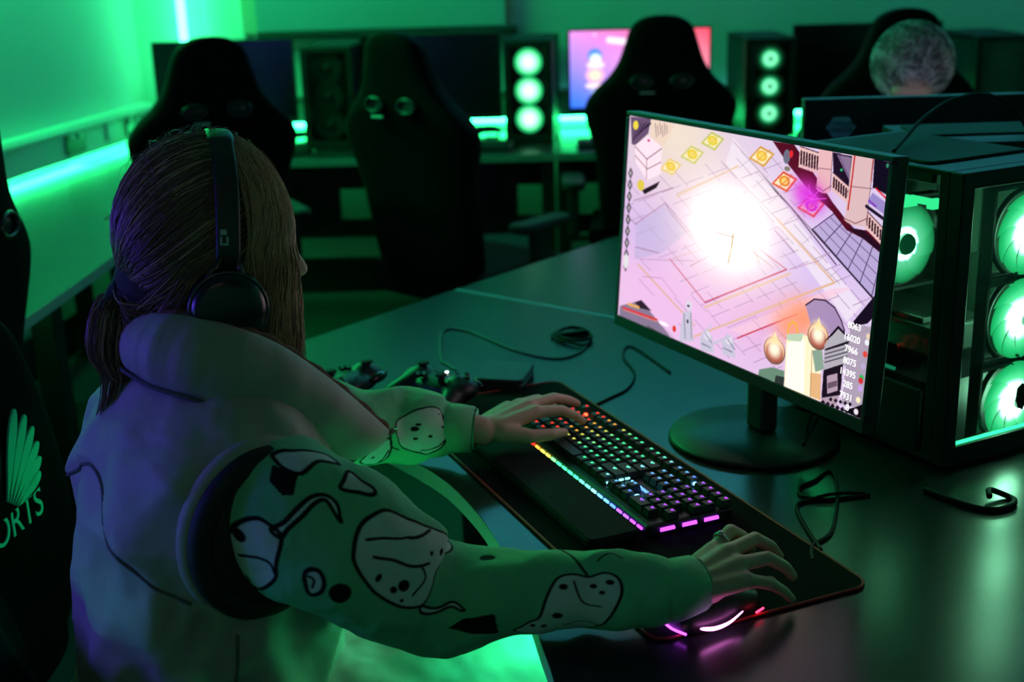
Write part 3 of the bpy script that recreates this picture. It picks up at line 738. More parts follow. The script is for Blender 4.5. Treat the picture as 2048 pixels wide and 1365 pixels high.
# bottom left bars and pale statues
pl((150, 135, 160), (45, 800), (125, 785), (240, 940), (150, 905), (42, 838)); pl((60, 45, 62), (100, 790), (125, 783), (165, 830), (120, 815)); ln((230, 60, 60), 3, (56, 808), (186, 866)); ln((248, 150, 130), 1.2, (56, 816), (186, 874)); ln((70, 50, 70), 1.4, (150, 890), (235, 945))
for k in range(5): dc(78 + 9 * k, 796 + 4 * k, 4, 7, (245, 190, 110))
dc(253, 908, 7, 13, (225, 70, 50)); dc(212, 885, 20, 8, (250, 240, 250))
sg = (206, 202, 220)
for (x, y, s) in ((302, 880, 1.0),):
    pl(sg, (x - 16, y - 40), (x + 16, y - 40), (x + 26, y + 85), (x - 30, y + 80)); dc(x + 6, y - 62, 13, 20, (220, 215, 230)); ln((70, 60, 90), 1.1, (x - 12, y - 30), (x - 6, y + 70)); ln((70, 60, 90), 1.1, (x + 14, y - 30), (x + 18, y + 70)); dc(x + 4, y - 60, 5, 5, (60, 50, 75)); dc(x + 2, y + 2, 4, 8, (70, 60, 85))
for (x, y) in ((375, 975), (460, 1000)):
    pl(sg, (x - 22, y - 20), (x, y - 60), (x + 26, y - 25), (x + 34, y + 45), (x - 18, y + 25)); dc(x + 6, y - 30, 14, 18, (225, 222, 235)); ln((85, 80, 110), 1.1, (x - 15, y), (x + 20, y + 20)); ln((85, 80, 110), 1.1, (x - 5, y - 45), (x + 30, y + 10))
ln(sg, 4, (395, 985), (470, 955)); ln(sg, 3, (360, 940), (395, 905))
# mound, fire bowls, lit pillar, gable, dark niche, counters
gl(760, 900, 75, (255, 160, 120), .9); pl((176, 152, 190), (770, 850), (805, 832), (850, 840), (890, 870), (930, 960), (890, 985), (800, 960))
for a, b in zip([(770, 850), (805, 828), (850, 836), (888, 868), (915, 920), (930, 965)], [(805, 828), (850, 836), (888, 868), (915, 920), (930, 965), (925, 1000)]): ln((60, 40, 66), 2.0, a, b)
gl(700, 930, 60, (250, 165, 130), .8)
pl((250, 240, 208), (695, 985), (760, 968), (835, 1010), (838, 1252), (690, 1182)); pl((255, 252, 238), (700, 1000), (770, 990), (770, 1215), (695, 1180)); pl((225, 175, 125), (795, 1130), (838, 1140), (838, 1250), (795, 1228), k=.8); ln((190, 150, 110), 1.2, (800, 1040), (796, 1230))
ln((235, 190, 70), 2.4, (700, 960), (705, 925), (720, 915), (735, 930), (740, 965)); pl((195, 215, 190), (695, 965), (765, 965), (755, 1000), (700, 990))
pl((122, 152, 132), (588, 1100), (640, 1095), (690, 1115), (688, 1172), (585, 1128)); pl((60, 70, 66), (655, 1130), (690, 1140), (688, 1180), (650, 1160)); pl((150, 175, 158), (800, 1040), (840, 1035), (850, 1120), (815, 1130))
for (x, y) in ((648, 1020), (823, 975)):
    dc(x, y + 8, 45, 56, (120, 75, 60)); dc(x, y + 4, 41, 50, (235, 175, 135)); dc(x, y + 14, 36, 40, (150, 40, 30)); gl(x, y, 34, (255, 250, 225), 1.0, 3, 1.3); pl((255, 235, 190), (x - 14, y - 20), (x + 2, y - 72), (x + 16, y - 18)); gl(x - 2, y - 42, 12, (255, 225, 170), .8)
pl((34, 24, 46), (1066, 815), (1060, 910), (1025, 945), (945, 955), (960, 940))
pl((30, 20, 38), (845, 1010), (905, 945), (955, 1000), (905, 968)); pl((186, 182, 190), (850, 1018), (905, 958), (955, 1010), (948, 1120), (925, 1110), (850, 1125))
for k in range(4): ln((84, 76, 92), 1.4, (852, 1042 + 17 * k), (948, 1022 + 17 * k))
ln((40, 30, 46), 2.4, (858, 1040), (948, 1016))
pl((38, 28, 44), (848, 1125), (928, 1105), (918, 1235), (842, 1240)); pl((188, 166, 180), (862, 1150), (905, 1142), (908, 1215), (865, 1225)); pl((120, 100, 118), (866, 1180), (904, 1172), (905, 1195), (867, 1204)); pl((188, 166, 180), (838, 1240), (915, 1235), (905, 1275), (850, 1262))
pl((172, 160, 176), (955, 945), (1042, 960), (1012, 1300), (925, 1275), k=.8)
for k in range(8):
    x = 838 + 20 * k; pl((44, 32, 46), (x, 1255 + 9 * k), (x + 12, 1248 + 9 * k), (x + 20, 1262 + 9 * k), (x + 8, 1270 + 9 * k)); pl((44, 32, 46), (x + 34, 1245 + 7 * k), (x + 44, 1240 + 7 * k), (x + 50, 1252 + 7 * k), (x + 40, 1258 + 7 * k)) if k < 5 else None
pl((20, 14, 24), (985, 1290), (1015, 1280), (1008, 1345), (930, 1300))
for (x, y, c) in ((1030, 1000, (230, 210, 190)), (1025, 1025, (235, 235, 240)), (1018, 1073, (225, 90, 80)), (1010, 1122, (190, 180, 215)), (1005, 1170, (70, 190, 110)), (1002, 1182, (220, 60, 70)), (1000, 1215, (205, 170, 235)), (993, 1262, (245, 235, 200)), (985, 1310, (235, 225, 235))): dc(x, y, 10, 13, c)
gl(760, 380, 55, (225, 60, 215), .75); gl(785, 420, 50, (214, 50, 225), .85)
for k in range(7): ln((235, 90, 235), 1.2, (785, 415), (785 + 60 * math.cos(k * .9), 415 + 60 * math.sin(k * .9)))
dc(682, 235, 14, 30, (120, 120, 140)); dc(700, 225, 8, 16, (225, 50, 60)); dc(685, 285, 12, 10, (140, 130, 120))
gl(450, 530, 225, (255, 244, 232), .93, 2.0); gl(455, 515, 120, (360, 348, 334), 1.0, 2.0)
ln((120, 80, 80), 1.2, (410, 530), (475, 553)); ln((195, 160, 95), 3.0, (476, 540), (470, 590)); ln((215, 180, 120), 2.2, (470, 590), (458, 655)); ln((215, 195, 180), 1.2, (545, 575), (580, 660)); ln((222, 200, 190), 1.2, (500, 570), (640, 690))
cvs.a = 255 * (np.clip(cvs.a, 0, 420) / 255) ** 1.22
mon = monitor('large monitor showing the bright tiled courtyard game, before the seated player', .614, .362, .12, scr, cvs, tilt=-.075, stand='disc')
mon.location = (.261, 1.853, ZD); mon.rotation_euler = (0, 0, -1.062)
sc_ = [c for c in COL.objects if c.parent is mon and c.name.startswith('screen')][0]
textm = EM('screen_digits', (1, 1, 1), 1.2)
def on_screen(u, v, y=-.0045):
    zc = .12 + .181; W, Hh = .6, .337
    p = Vector(((u - .5) * W, y, .12 + .018 + (1 - v) * Hh)); R = Matrix.Rotation(-.075, 3, 'X')
    return R @ (p - Vector((0, 0, zc))) + Vector((0, 0, zc))
for body, (x, y) in (('8063', (985, 960)), ('16020', (975, 1010)), ('7966', (973, 1058)), ('8075', (968, 1107)), ('14395', (960, 1153)), ('285', (962, 1203)), ('7931', (955, 1250)), ('8', (962, 1298))):
    u, v = Q((x, y))[0]
    text('screen_number', body, .0125, textm, sc_, on_screen(u / GW - .006, v / GH), (PI / 2 - .075, 0, 0), .0002)
t_ = obj('maker_mark', MB().ring((0, -.0065, .129), .0055, .0006, 24, 5, 'y'), hp_mark, mon)
text('mark_lettering', 'hp', .008, hp_mark, t_, (0, -.0066, .1295), (PI / 2, 0, 0), .0002, shear=.3)
obj('power_led', MB().ell((.232, -.0075, .128), (.0016, .001, .0016), 8, 6), EM('led_blue', (.25, .3, 1), 5), mon)

def rplace(o, x, y, rz): o.location = (x, y, ZD + .0008); o.rotation_euler = (0, 0, rz); return o
pink = Canvas(200, 116, (120, 110, 235))
pink.a = np.zeros((116, 200, 3))
X, Y = pink.xx / 199, pink.yy / 115
for k, (a, b, c, d) in enumerate(zip((235, 175, 235), (255, 60, 95), (60, 120, 255), (200, 150, 235))):
    pink.a[..., k] = 0
TL, TR, BL, BR = np.array((232, 150, 240.)), np.array((255, 70, 95.)), np.array((45, 120, 255.)), np.array((225, 150, 200.))
pink.a = (TL * ((1 - X) * (1 - Y))[..., None] + TR * (X * (1 - Y))[..., None] + BL * ((1 - X) * Y)[..., None] + BR * (X * Y)[..., None])
pink.glow(165, 60, 40, 50, (255, 170, 175), .8); pink.glow(80, 50, 60, 40, (240, 165, 250), .6)
pink.line([(57, 14), (100, 20), (140, 20)], (255, 240, 252), 9); pink.disc(36, 36, 10, 10, (70, 140, 225)); pink.disc(37, 42, 8, 8, (235, 250, 255)); pink.disc(36, 66, 13, 12, (255, 190, 205)); pink.disc(36, 66, 7, 6, (255, 240, 200))
pink.line([(28, 51), (46, 51)], (255, 235, 250), 7); pink.line([(26, 82), (48, 82)], (255, 230, 250), 7); pink.disc(38, 92, 8, 5, (190, 225, 255)); pink.line([(36, 5), (36, 6)], (255, 230, 250), 3)
rplace(monitor('lit pink and blue monitor on the back desk behind a chair', .565, .325, .105, attr_mat('screen_glow_pink', 1.35), pink), .34, 5.2, math.radians(-2))
mo = monitor('switched-off monitor at the left end of the back desks', .57, .335, .09); rplace(mo, -1.335, 5.25, math.radians(3))
rplace(monitor('switched-off monitor behind the chair before the second tower from the left', .56, .34, .09), -.49, 5.2, math.radians(-2))
rplace(monitor('switched-off monitor on the back desk behind the grey-haired man', .58, .33, .095), 1.235, 5.2, 0)
rplace(monitor('switched-off monitor at the far right of the back desks', .56, .33, .08), 2.15, 5.22, 0)
# the man's monitor, seen from behind
pale = Canvas(40, 24, (225, 222, 245)); pale.glow(12, 8, 9, 6, (255, 240, 225), .6)
mm = monitor('monitor seen from behind with a hexagon badge, in front of the grey-haired man', .62, .36, .072, attr_mat('screen_glow_pale', .9), pale); rplace(mm, .815, 2.66, PI + math.radians(1))
badge = M('badge_print', (.25, .62, .45), .5)
hexa = [(.027 * math.cos(a) * 1.12, .0235 * math.sin(a)) for a in [PI / 6 * 0 + k * PI / 3 for k in range(6)]]
hb = obj('badge', MB().add([(x, y_, z) for y_ in (-.001, .001) for x, z in hexa], [(0, 1, 2, 3, 4, 5), (11, 10, 9, 8, 7, 6)] + [(k, k + 6, (k + 1) % 6 + 6, (k + 1) % 6) for k in range(6)]), badge, mm); hb.location = (.235, .0245, .375)
hb.rotation_euler = (0, 0, PI)
inkm = M('badge_ink', (.01, .03, .02), .6)
bt = text('badge_lettering', 'COOLER', .0135, inkm, hb, (0, -.0014, .0065), (PI / 2, 0, 0), .0005); text('badge_lettering', 'MASTER', .0135, inkm, hb, (0, -.0014, -.0065), (PI / 2, 0, 0), .0005)
# a monitor on the left wall desk, out of the frame: the violet light on the player's back
vio = Canvas(40, 24, (70, 45, 255)); vio.glow(20, 12, 14, 9, (150, 110, 255), .7)
vm = monitor('violet lit monitor on the left wall desk behind the lowered chair', .70, .41, .22, attr_mat('screen_glow_violet', 8.5), vio); rplace(vm, -1.68, 1.25, PI / 2 + .15)

# ------------------------------------------------------------------ things on the desks
def cord(name, label, pts, r, mat, n=80, z=None, cat='cable', **kw):
    P = spline([(p[0], p[1], (p[2] if len(p) > 2 else ZD + r)) for p in pts], n)
    o = Vector(P[0]); m = obj(name, MB().tube([Vector(p) - o for p in P], r, 7), mat); m.location = o
    return tag(m, label, cat)
cable_m = M('cable_black', (.006, .006, .006), .7, spec=.25)
KD = Vector((.43, -.903, 0)).normalized(); KA = math.atan2(KD.y, KD.x); KN = Vector((-KD.y, KD.x, 0))
padm = M('mouse_pad_cloth', (.006, .006, .007), .95, noise=.2, bump=.1, scale=900, spec=.06)
redm = M('red_stitching', (.42, .012, .02), .65)
def pad(label, W, D, loc, rz, stitch=redm):
    o = thing('mouse_pad', label, 'mouse pad', loc, rz)
    obj('cloth', MB().rbox((0, 0, .0017), (W, D, .0034), .022, seg=8), padm, o)
    pts = []
    r = .022
    for (sx, sy, a0) in ((1, 1, 0), (-1, 1, PI / 2), (-1, -1, PI), (1, -1, 1.5 * PI)):
        for k in range(9):
            a = a0 + PI / 2 * k / 8; pts.append((sx * (W / 2 - r) + r * math.cos(a), sy * (D / 2 - r) + r * math.sin(a), .0026))
    P2 = []
    for i in range(len(pts)):
        a, b = Vector(pts[i]), Vector(pts[(i + 1) % len(pts)]); m = max(1, int((b - a).length / .012))
        P2 += [a.lerp(b, k / m) for k in range(m)]
    obj('stitched_edge', MB().tube(P2, .0021, 6, closed=True), stitch, o)
    return o
PW, PD = .86, .295
NR = Vector((.1, 1.26, ZD)); pc_ = NR - KD * (PW / 2) + KN * (PD / 2)
pad('long black mouse pad with red stitched rim under the keyboard', PW, PD, pc_, KA)

# keyboard
kc = Vector((.11, 1.515, ZD + .0036)) - KD * .215 + KN * .066
kb = thing('keyboard', 'black keyboard with rainbow lit keys under the player\'s left hand', 'keyboard', kc, KA)
KW, KH = .43, .132
obj('body', MB().rbox((0, 0, .009), (KW, KH, .017), .006), M('keyboard_black', (.01, .01, .011), .5), kb)
obj('top_plate', MB().box((0, .0, .0178), (KW - .008, KH - .01, .001)), M('plate', (.02, .02, .022), .4, .5), kb)
def hue(t):
    S_ = [(0, (1, .02, .015)), (.16, (1, .03, .015)), (.24, (.8, .5, .05)), (.30, (.6, .75, .1)), (.36, (.06, .95, .3)), (.56, (.06, .95, .4)), (.63, (.2, .8, .75)), (.69, (.25, .75, .9)), (.73, (.08, .3, 1)), (.8, (.1, .25, 1)), (.85, (.35, .08, 1)), (1, (.5, .06, .95))]
    for (a, ca), (b, cb) in zip(S_, S_[1:]):
        if t <= b:
            u = (t - a) / (b - a); return tuple(x + (y - x) * u for x, y in zip(ca, cb))
    return S_[-1][1]
keym = M('keycap', (.014, .014, .015), .55)
legends = [EM('key_light_%d' % k, hue((k + .5) / 16), 1.5) for k in range(16)]
glows = [EM('bar_light_%d' % k, hue((k + .5) / 16), 2.6) for k in range(16)]
U = .0190
rows_ = [(2.55 * .0222, [(0, 1), (2, 1), (3, 1), (4, 1), (5, 1), (6.5, 1), (7.5, 1), (8.5, 1), (9.5, 1), (11, 1), (12, 1), (13, 1), (14, 1), (15.25, 1), (16.25, 1), (17.25, 1), (18.5, 1), (19.5, 1), (20.5, 1), (21.5, 1)]),
    (.0310, [(k, 1) for k in range(13)] + [(13, 2), (15.25, 1), (16.25, 1), (17.25, 1), (18.5, 1), (19.5, 1), (20.5, 1), (21.5, 1)]),
    (.0120, [(0, 1.5)] + [(1.5 + k, 1) for k in range(12)] + [(13.5, 1.5), (15.25, 1), (16.25, 1), (17.25, 1), (18.5, 1), (19.5, 1), (20.5, 1), (21.5, 1)]),
    (-.0070, [(0, 1.75)] + [(1.75 + k, 1) for k in range(11)] + [(12.75, 2.25), (18.5, 1), (19.5, 1), (20.5, 1)]),
    (-.0260, [(0, 2.25)] + [(2.25 + k, 1) for k in range(10)] + [(12.25, 2.75), (16.25, 1), (18.5, 1), (19.5, 1), (20.5, 1), (21.5, 1)]),
    (-.0450, [(0, 1.25), (1.25, 1.25), (2.5, 1.25), (3.75, 6.25), (10, 1.25), (11.25, 1.25), (12.5, 1.25), (13.75, 1.25), (15.25, 1), (16.25, 1), (17.25, 1), (18.5, 2), (20.5, 1)])]
TW = 22.5 * U
for ri, (y, ks) in enumerate(rows_):
    for (x, wu) in ks:
        xc = -TW / 2 + (x + wu / 2) * U; wd = wu * U - .0022; t = (xc + TW / 2) / TW
        mb = MB().box((0, 0, .0045), (wd, U - .0022, .009), taper=.0 + (1 - .0045 / max(wd, .016)))
        lw = .0052 if wu < 1.3 else (.008 if wu < 3 else .0)
        if lw: mb.box((0, .0035 if wu < 3 else 0, .0092), (lw, .0022, .0004), mi=1); mb.box((0.0, .0012, .0092), (lw * .45, .0016, .0004), mi=1)
        k = obj('space_bar' if wu > 5 else 'key', mb, [keym, legends[min(15, int(t * 16))]], kb); k.location = (xc, y, .0195)
def lightbar(p0, p1, n, name='edge_light', r=.0022, gap=.62):
    p0, p1 = Vector(p0), Vector(p1); mbs = MB(); ms = []
    for i in range(n):
        a, b = p0.lerp(p1, (i + .5 - gap / 2) / n), p0.lerp(p1, (i + .5 + gap / 2) / n)
        c = glows[min(15, max(0, int(((a.x + b.x) / 2 + TW / 2) / TW * 16)))]
        if c not in ms: ms.append(c)
        mbs.tube([a, b], r, 6, ms.index(c))
    return obj(name, mbs, ms, kb)
lightbar((-KW / 2 + .01, -KH / 2 - .001, .010), (KW / 2 - .01, -KH / 2 - .001, .010), 22)
lightbar((KW / 2 + .001, -KH / 2 + .012, .010), (KW / 2 + .001, KH / 2 - .02, .010), 3, r=.003)
xb = -TW / 2 + 15.0 * U
lightbar((xb, -.052, .0215), (xb, -.012, .0215), 4, 'plate_light', .0018); lightbar((xb + .01, -.0165, .0215), (xb + .058, -.0165, .0215), 5, 'plate_light', .0022)
for (x, y) in ((18.25, -.036), (18.3, .055)):
    obj('plate_light', MB().ell((-TW / 2 + x * U, y, .023), (.004, .004, .0025), 10, 6), EM('spot_blue', (.12, .5, 1), 7), kb)
obj('plate_light', MB().ell((-TW / 2 + 1.5 * U, .0475, .022), (.0035, .0035, .0025), 10, 6), EM('spot_red', (1, .06, .02), 7), kb)
for k in range(4): obj('indicator', MB().rbox((KW / 2 - .045 + k * .011, KH / 2 - .008, .0195), (.005, .003, .001), .001), grey_rim, kb)
wr_ = Vector((0, -KH / 2 - .046, 0))
wr = obj('wrist_rest', MB().rbox((0, 0, .008), (KW, .078, .015), .012), M('wrist_pad', (.010, .010, .012), .85, bump=.05, scale=400, spec=.15)); wr.location = kc + Matrix.Rotation(KA, 3, 'Z') @ wr_; wr.rotation_euler = (0, 0, KA)
tag(wr, 'padded black wrist rest along the front of the rainbow keyboard', 'wrist rest')
cord('keyboard_cable', 'thin cable from the back of the rainbow keyboard to the monitor foot', [(.055, 2.03), (.09, 2.075), (.12, 2.12), (.135, 2.20), (.12, 2.30), (.14, 2.36), (.2, 2.2)], .002, cable_m)

# mouse: right hand rests on it
MH = Vector((.80, .60, 0)); MA = math.atan2(MH.y, MH.x) - PI / 2
ms = thing('computer_mouse', 'black mouse glowing magenta under the player\'s right hand', 'mouse', (.170, 1.318, ZD + .0036), MA)
P = []
for t in np.linspace(0, 1, 22):
    y = -.06 + .12 * t; hw = .0325 * (math.sin(PI * min(1, max(0, .06 + .88 * t))) ** .42) * (1 - .12 * math.sin(PI * t)); h = .035 * math.sin(PI * (.10 + .80 * t ** .85)) ** .7
    P.append([(hw * math.copysign(abs(math.cos(a)) ** .7, math.cos(a)), y, .002 + (h if math.sin(a) > 0 else 0) * abs(math.sin(a)) ** .75) for a in np.linspace(0, 2 * PI, 26, endpoint=False)])
b = MB().grid(P, closed_v=True); b.f += [list(range(26)), [21 * 26 + k for k in range(26)][::-1]]; b.mi += [0, 0]; b.sm += [False, False]
obj('shell', b, black, ms)
obj('scroll_wheel', MB().cyl((-.004, .038, .030), (.004, .038, .030), .009, 18), rubber, ms)
obj('side_light', MB().tube(spline([(.031, -.048, .0125), (.035, -.03, .0085), (.0355, -.008, .0085), (.034, .014, .0145)], 14), [.0008, .0016, .002, .0022, .0022, .0021, .002, .0018, .0016, .0014, .0012, .001, .0008, .0005], 7), EM('mouse_magenta', (1, .22, .85), 9), ms)
obj('rear_light', MB().tube(spline([(.02, -.0595, .0045), (.0, -.0625, .004), (-.02, -.0595, .0045)], 10), .0015, 6), EM('mouse_violet', (.55, .06, 1), 5), ms)
obj('front_light', MB().tube([(.0335, .036, .005), (.031, .05, .005)], .0013, 6), EM('mouse_red', (1, .03, .1), 5), ms)
ro = MB().ell((0, 0, 0), (.001, .001, .001), 6, 4)
cord('mouse_cable', 'black mouse cable looped on the glossy desk behind the mouse pad', [(.31, 1.452), (.318, 1.493), (.347, 1.528), (.368, 1.591), (.384, 1.659), (.393, 1.717), (.386, 1.734), (.362, 1.702), (.339, 1.682), (.331, 1.661), (.339, 1.642), (.366, 1.635), (.417, 1.646), (.425, 1.65), (.415, 1.655), (.373, 1.643, ZD + .007), (.337, 1.632), (.322, 1.62), (.318, 1.592), (.32, 1.541), (.326, 1.48)], .0026, cable_m, 150)
cord('power_cable', 'thick black cable ring on the desk in front of the big green fans', [(.505, 1.66), (.525, 1.63), (.553, 1.60), (.579, 1.59), (.603, 1.602), (.614, 1.618), (.61, 1.634), (.587, 1.638, ZD + .012), (.579, 1.616, ZD + .012)], .0042, cable_m)
cord('monitor_cable', 'short cable hanging down behind the game monitor', [(.41, 1.80, .88), (.40, 1.795, .82), (.376, 1.79, .775), (.356, 1.766, .752), (.368, 1.80, .765), (.40, 1.83, .86)], .003, cable_m)
cord('headset_cable', 'black cable arching over the tops of the two towers at the right', [(.49, 1.87, 1.1645), (.53, 1.96, 1.170), (.585, 2.06, 1.187), (.66, 2.16, 1.203), (.74, 2.23, 1.20), (.80, 2.28, 1.168), (.84, 2.32, 1.130)], .003, cable_m)
cord('charging_cable', 'thin cable lying across the dark desk behind the game controllers', [(-.19, 2.235), (-.21, 2.272), (-.224, 2.306), (-.237, 2.461), (-.222, 2.506), (-.176, 2.478), (-.126, 2.406), (-.069, 2.334), (-.005, 2.293), (.04, 2.33), (.058, 2.394)], .002, M('cable_grey', (.05, .055, .06), .5))
tb = thing('cable_bundle', 'tied coil of black cable lying left of the game monitor', 'cable', (.03, 2.43, ZD))
obj('coil', MB().tube(spline([(-.043, .009, .004), (-.018, .052, .005), (.013, .043, .005), (.033, -.013, .004), (.02, -.062, .004), (-.014, -.043, .005), (-.038, -.009, .005)], 50, True), .003, 6, closed=True).tube(spline([(-.035, .0, .009), (-.01, .042, .01), (.02, .03, .01), (.035, -.02, .009), (.012, -.05, .01), (-.02, -.03, .01)], 50, True), .003, 6, closed=True), cable_m, tb)
obj('tie', MB().rbox((-.005, .0, .008), (.07, .012, .012), .004, (0, 0, .4)), rubber, tb)
bx = thing('storage_case', 'small flat black case on the desk behind the player\'s left hand', 'case', (-.098, 2.165, ZD), math.radians(-12))
obj('lower_shell', MB().rbox((0, 0, .007), (.088, .1, .014), .01), black, bx); obj('lid', MB().rbox((0, 0, .0185), (.089, .101, .009), .01), M('case_lid', (.022, .026, .026), .5, noise=.2), bx)

def blob(name, mb, mat, parent, voxel=.0035, smooth=3, world=False):
    o = obj(name, mb, mat, parent, world=world)
    r = o.modifiers.new('fuse', 'REMESH'); r.mode = 'VOXEL'; r.voxel_size = voxel; r.use_smooth_shade = True
    if smooth: sm = o.modifiers.new('soft', 'SMOOTH'); sm.factor = .5; sm.iterations = smooth
    return o
def gamepad(label, loc, rz, lamp):
    o = thing('game_controller', label, 'controller', loc, rz, 'game controllers')
    mb = MB().ell((0, .01, .034), (.058, .034, .018), 24, 12)
    for sx in (-1, 1): mb.cap((sx * .045, .012, .034), .026, (sx * .066, -.045, .018), .015).ell((sx * .05, .012, .036), (.03, .032, .02))
    blob('body', mb, M('controller_black', (.008, .008, .009), .45), o, .003, 4)
    for (x, y) in ((-.046, .02), (.024, -.008)):
        s_ = obj('thumbstick', MB().cyl((x, y, .048), (x, y, .060), .006, 14).lathe([(.001, .060), (.010, .060), (.0105, .063), (.008, .0645), (.001, .063)], (x, y, 0), 18), rubber, o)
    for k in range(4): a = k * PI / 2; obj('face_button', MB().cyl((.047 + .011 * math.cos(a), .02 + .011 * math.sin(a), .05), (.047 + .011 * math.cos(a), .02 + .011 * math.sin(a), .0585), .0045, 12), black_gloss, o)
    obj('direction_pad', MB().box((-.022, -.01, .054), (.022, .007, .006)).box((-.022, -.01, .054), (.007, .022, .006)), black_gloss, o)
    for sx in (-1, 1): obj('bumper', MB().ell((sx * .047, .042, .036), (.026, .009, .009), 16, 8), black_gloss, o)
    obj('guide_light', MB().ell((0, .03, .0515), (.003, .003, .0015), 10, 6), lamp, o)
    return o
gamepad('black game controller behind the player\'s arm, farther one with a white lit button', (-.212, 2.05, ZD + .001), math.radians(-40), EM('guide_white', (1, 1, 1), 9))
gamepad('black game controller beside the player\'s collar, nearer the desk edge', (-.372, 2.075, ZD + .001), math.radians(-115), M('guide_off', (.05, .05, .08), .3))

# things on the left and back desks
pad('mouse pad with a red rim on the left wall desk', .40, .30, (-1.43, 2.78, ZD), math.radians(90))
def small_keyboard(label, x, y, rz):
    o = thing('keyboard', label, 'keyboard', (x, y, ZD + .0008), rz, 'keyboards on the back desks')
    obj('body', MB().rbox((0, 0, .009), (.43, .13, .018), .006), black, o)
    mb = MB()
    for r in range(6):
        for c in range(21): mb.box((-.2 + c * .02, -.048 + r * .0195, .022), (.0165, .016, .009), taper=.8)
    obj('keycaps', mb, keym, o); return o
small_keyboard('keyboard before the first dark monitor of the back row', -1.18, 5.02, .05)
small_keyboard('keyboard at the foot of the tower with full round green fans', -.38, 5.02, -.12)
small_keyboard('keyboard under the pink lit monitor', .30, 4.99, .03)
small_keyboard('keyboard under the monitor behind the grey-haired man', 1.2, 5.0, 0)
hm = small_keyboard('keyboard on the far desk before the grey-haired man', .92, 2.93, PI - .35)
del hm['group']
rm = thing('computer_mouse', 'mouse with an orange-red light on the back desk', 'mouse', (.655, 5.0, ZD + .0125), .1)
obj('shell', MB().ell((0, 0, .012), (.031, .058, .024), 22, 12), black, rm); obj('logo_light', MB().ell((0, -.035, .030), (.011, .012, .006), 14, 8), EM('mouse_orange', (1, .06, .01), 5), rm)
obj('scroll_wheel', MB().cyl((-.004, .03, .034), (.004, .03, .034), .008, 14), rubber, rm)
for (x, y, lb) in ((-1.08, 5.36, 'black cable tangle on the back desk beside the leftmost dark tower'), (-.30, 5.38, 'black cable tangle on the back desk behind the tower with full round fans'), (.66, 5.36, 'black cable tangle on the back desk right of the pink monitor')):
    q = [(x + .07 * math.cos(k * 1.9) + rng.normal() * .02, y + .06 * math.sin(k * 1.9) + rng.normal() * .015, ZD + .006 + .025 * abs(math.sin(k * 1.3))) for k in range(14)]
    cord('cable_tangle', lb, q, .005, cable_m, 120)

# ------------------------------------------------------------------ people
skin = M('skin', (.52, .33, .25), .5, noise=.06, bump=.03, scale=90)
def hand_parts(mb, W, h, l, fingers, thumb, palm_z=.0):
    """W wrist, h forward, l towards the thumb side; finger rows are MCP, PIP, DIP, tip in (forward, lateral, up)"""
    U3 = Vector((0, 0, 1)); T = lambda p: W + h * p[0] + l * p[1] + U3 * p[2]
    roots = [f[0] for f in fingers]
    for f in fingers:
        r = [.0100, .0086, .0077, .0066]
        if f is fingers[-1]: r = [.0088, .0074, .0066, .0056]
        base = (.018, f[0][1] * .55, f[0][2] * .3)
        mb.cap(T(base), .0125, T(f[0]), .0115)
        for k in range(3): mb.cap(T(f[k]), r[k], T(f[k + 1]), r[k + 1])
        mb.ell(T(f[1]), (.0092, .0092, .0088), 12, 8)
    for a, b in zip(roots, roots[1:]):
        m = [(x + y) / 2 for x, y in zip(a, b)]; mb.cap(T((.02, m[1] * .6, m[2] * .3 - .003)), .012, T((m[0] - .006, m[1], m[2] - .003)), .0105)
    mb.cap(T((.0, .0, -.002)), .0225, T((.035, .006, .0)), .019); mb.cap(T((.0, -.008, -.003)), .019, T((.04, -.014, -.004)), .016)
    mb.cap(T(thumb[0]), .0145, T(thumb[1]), .0115)
    for k in (1, 2): mb.cap(T(thumb[k]), (.0, .0108, .0094)[k], T(thumb[k + 1]), (.0, .0094, .0074)[k])
    return T
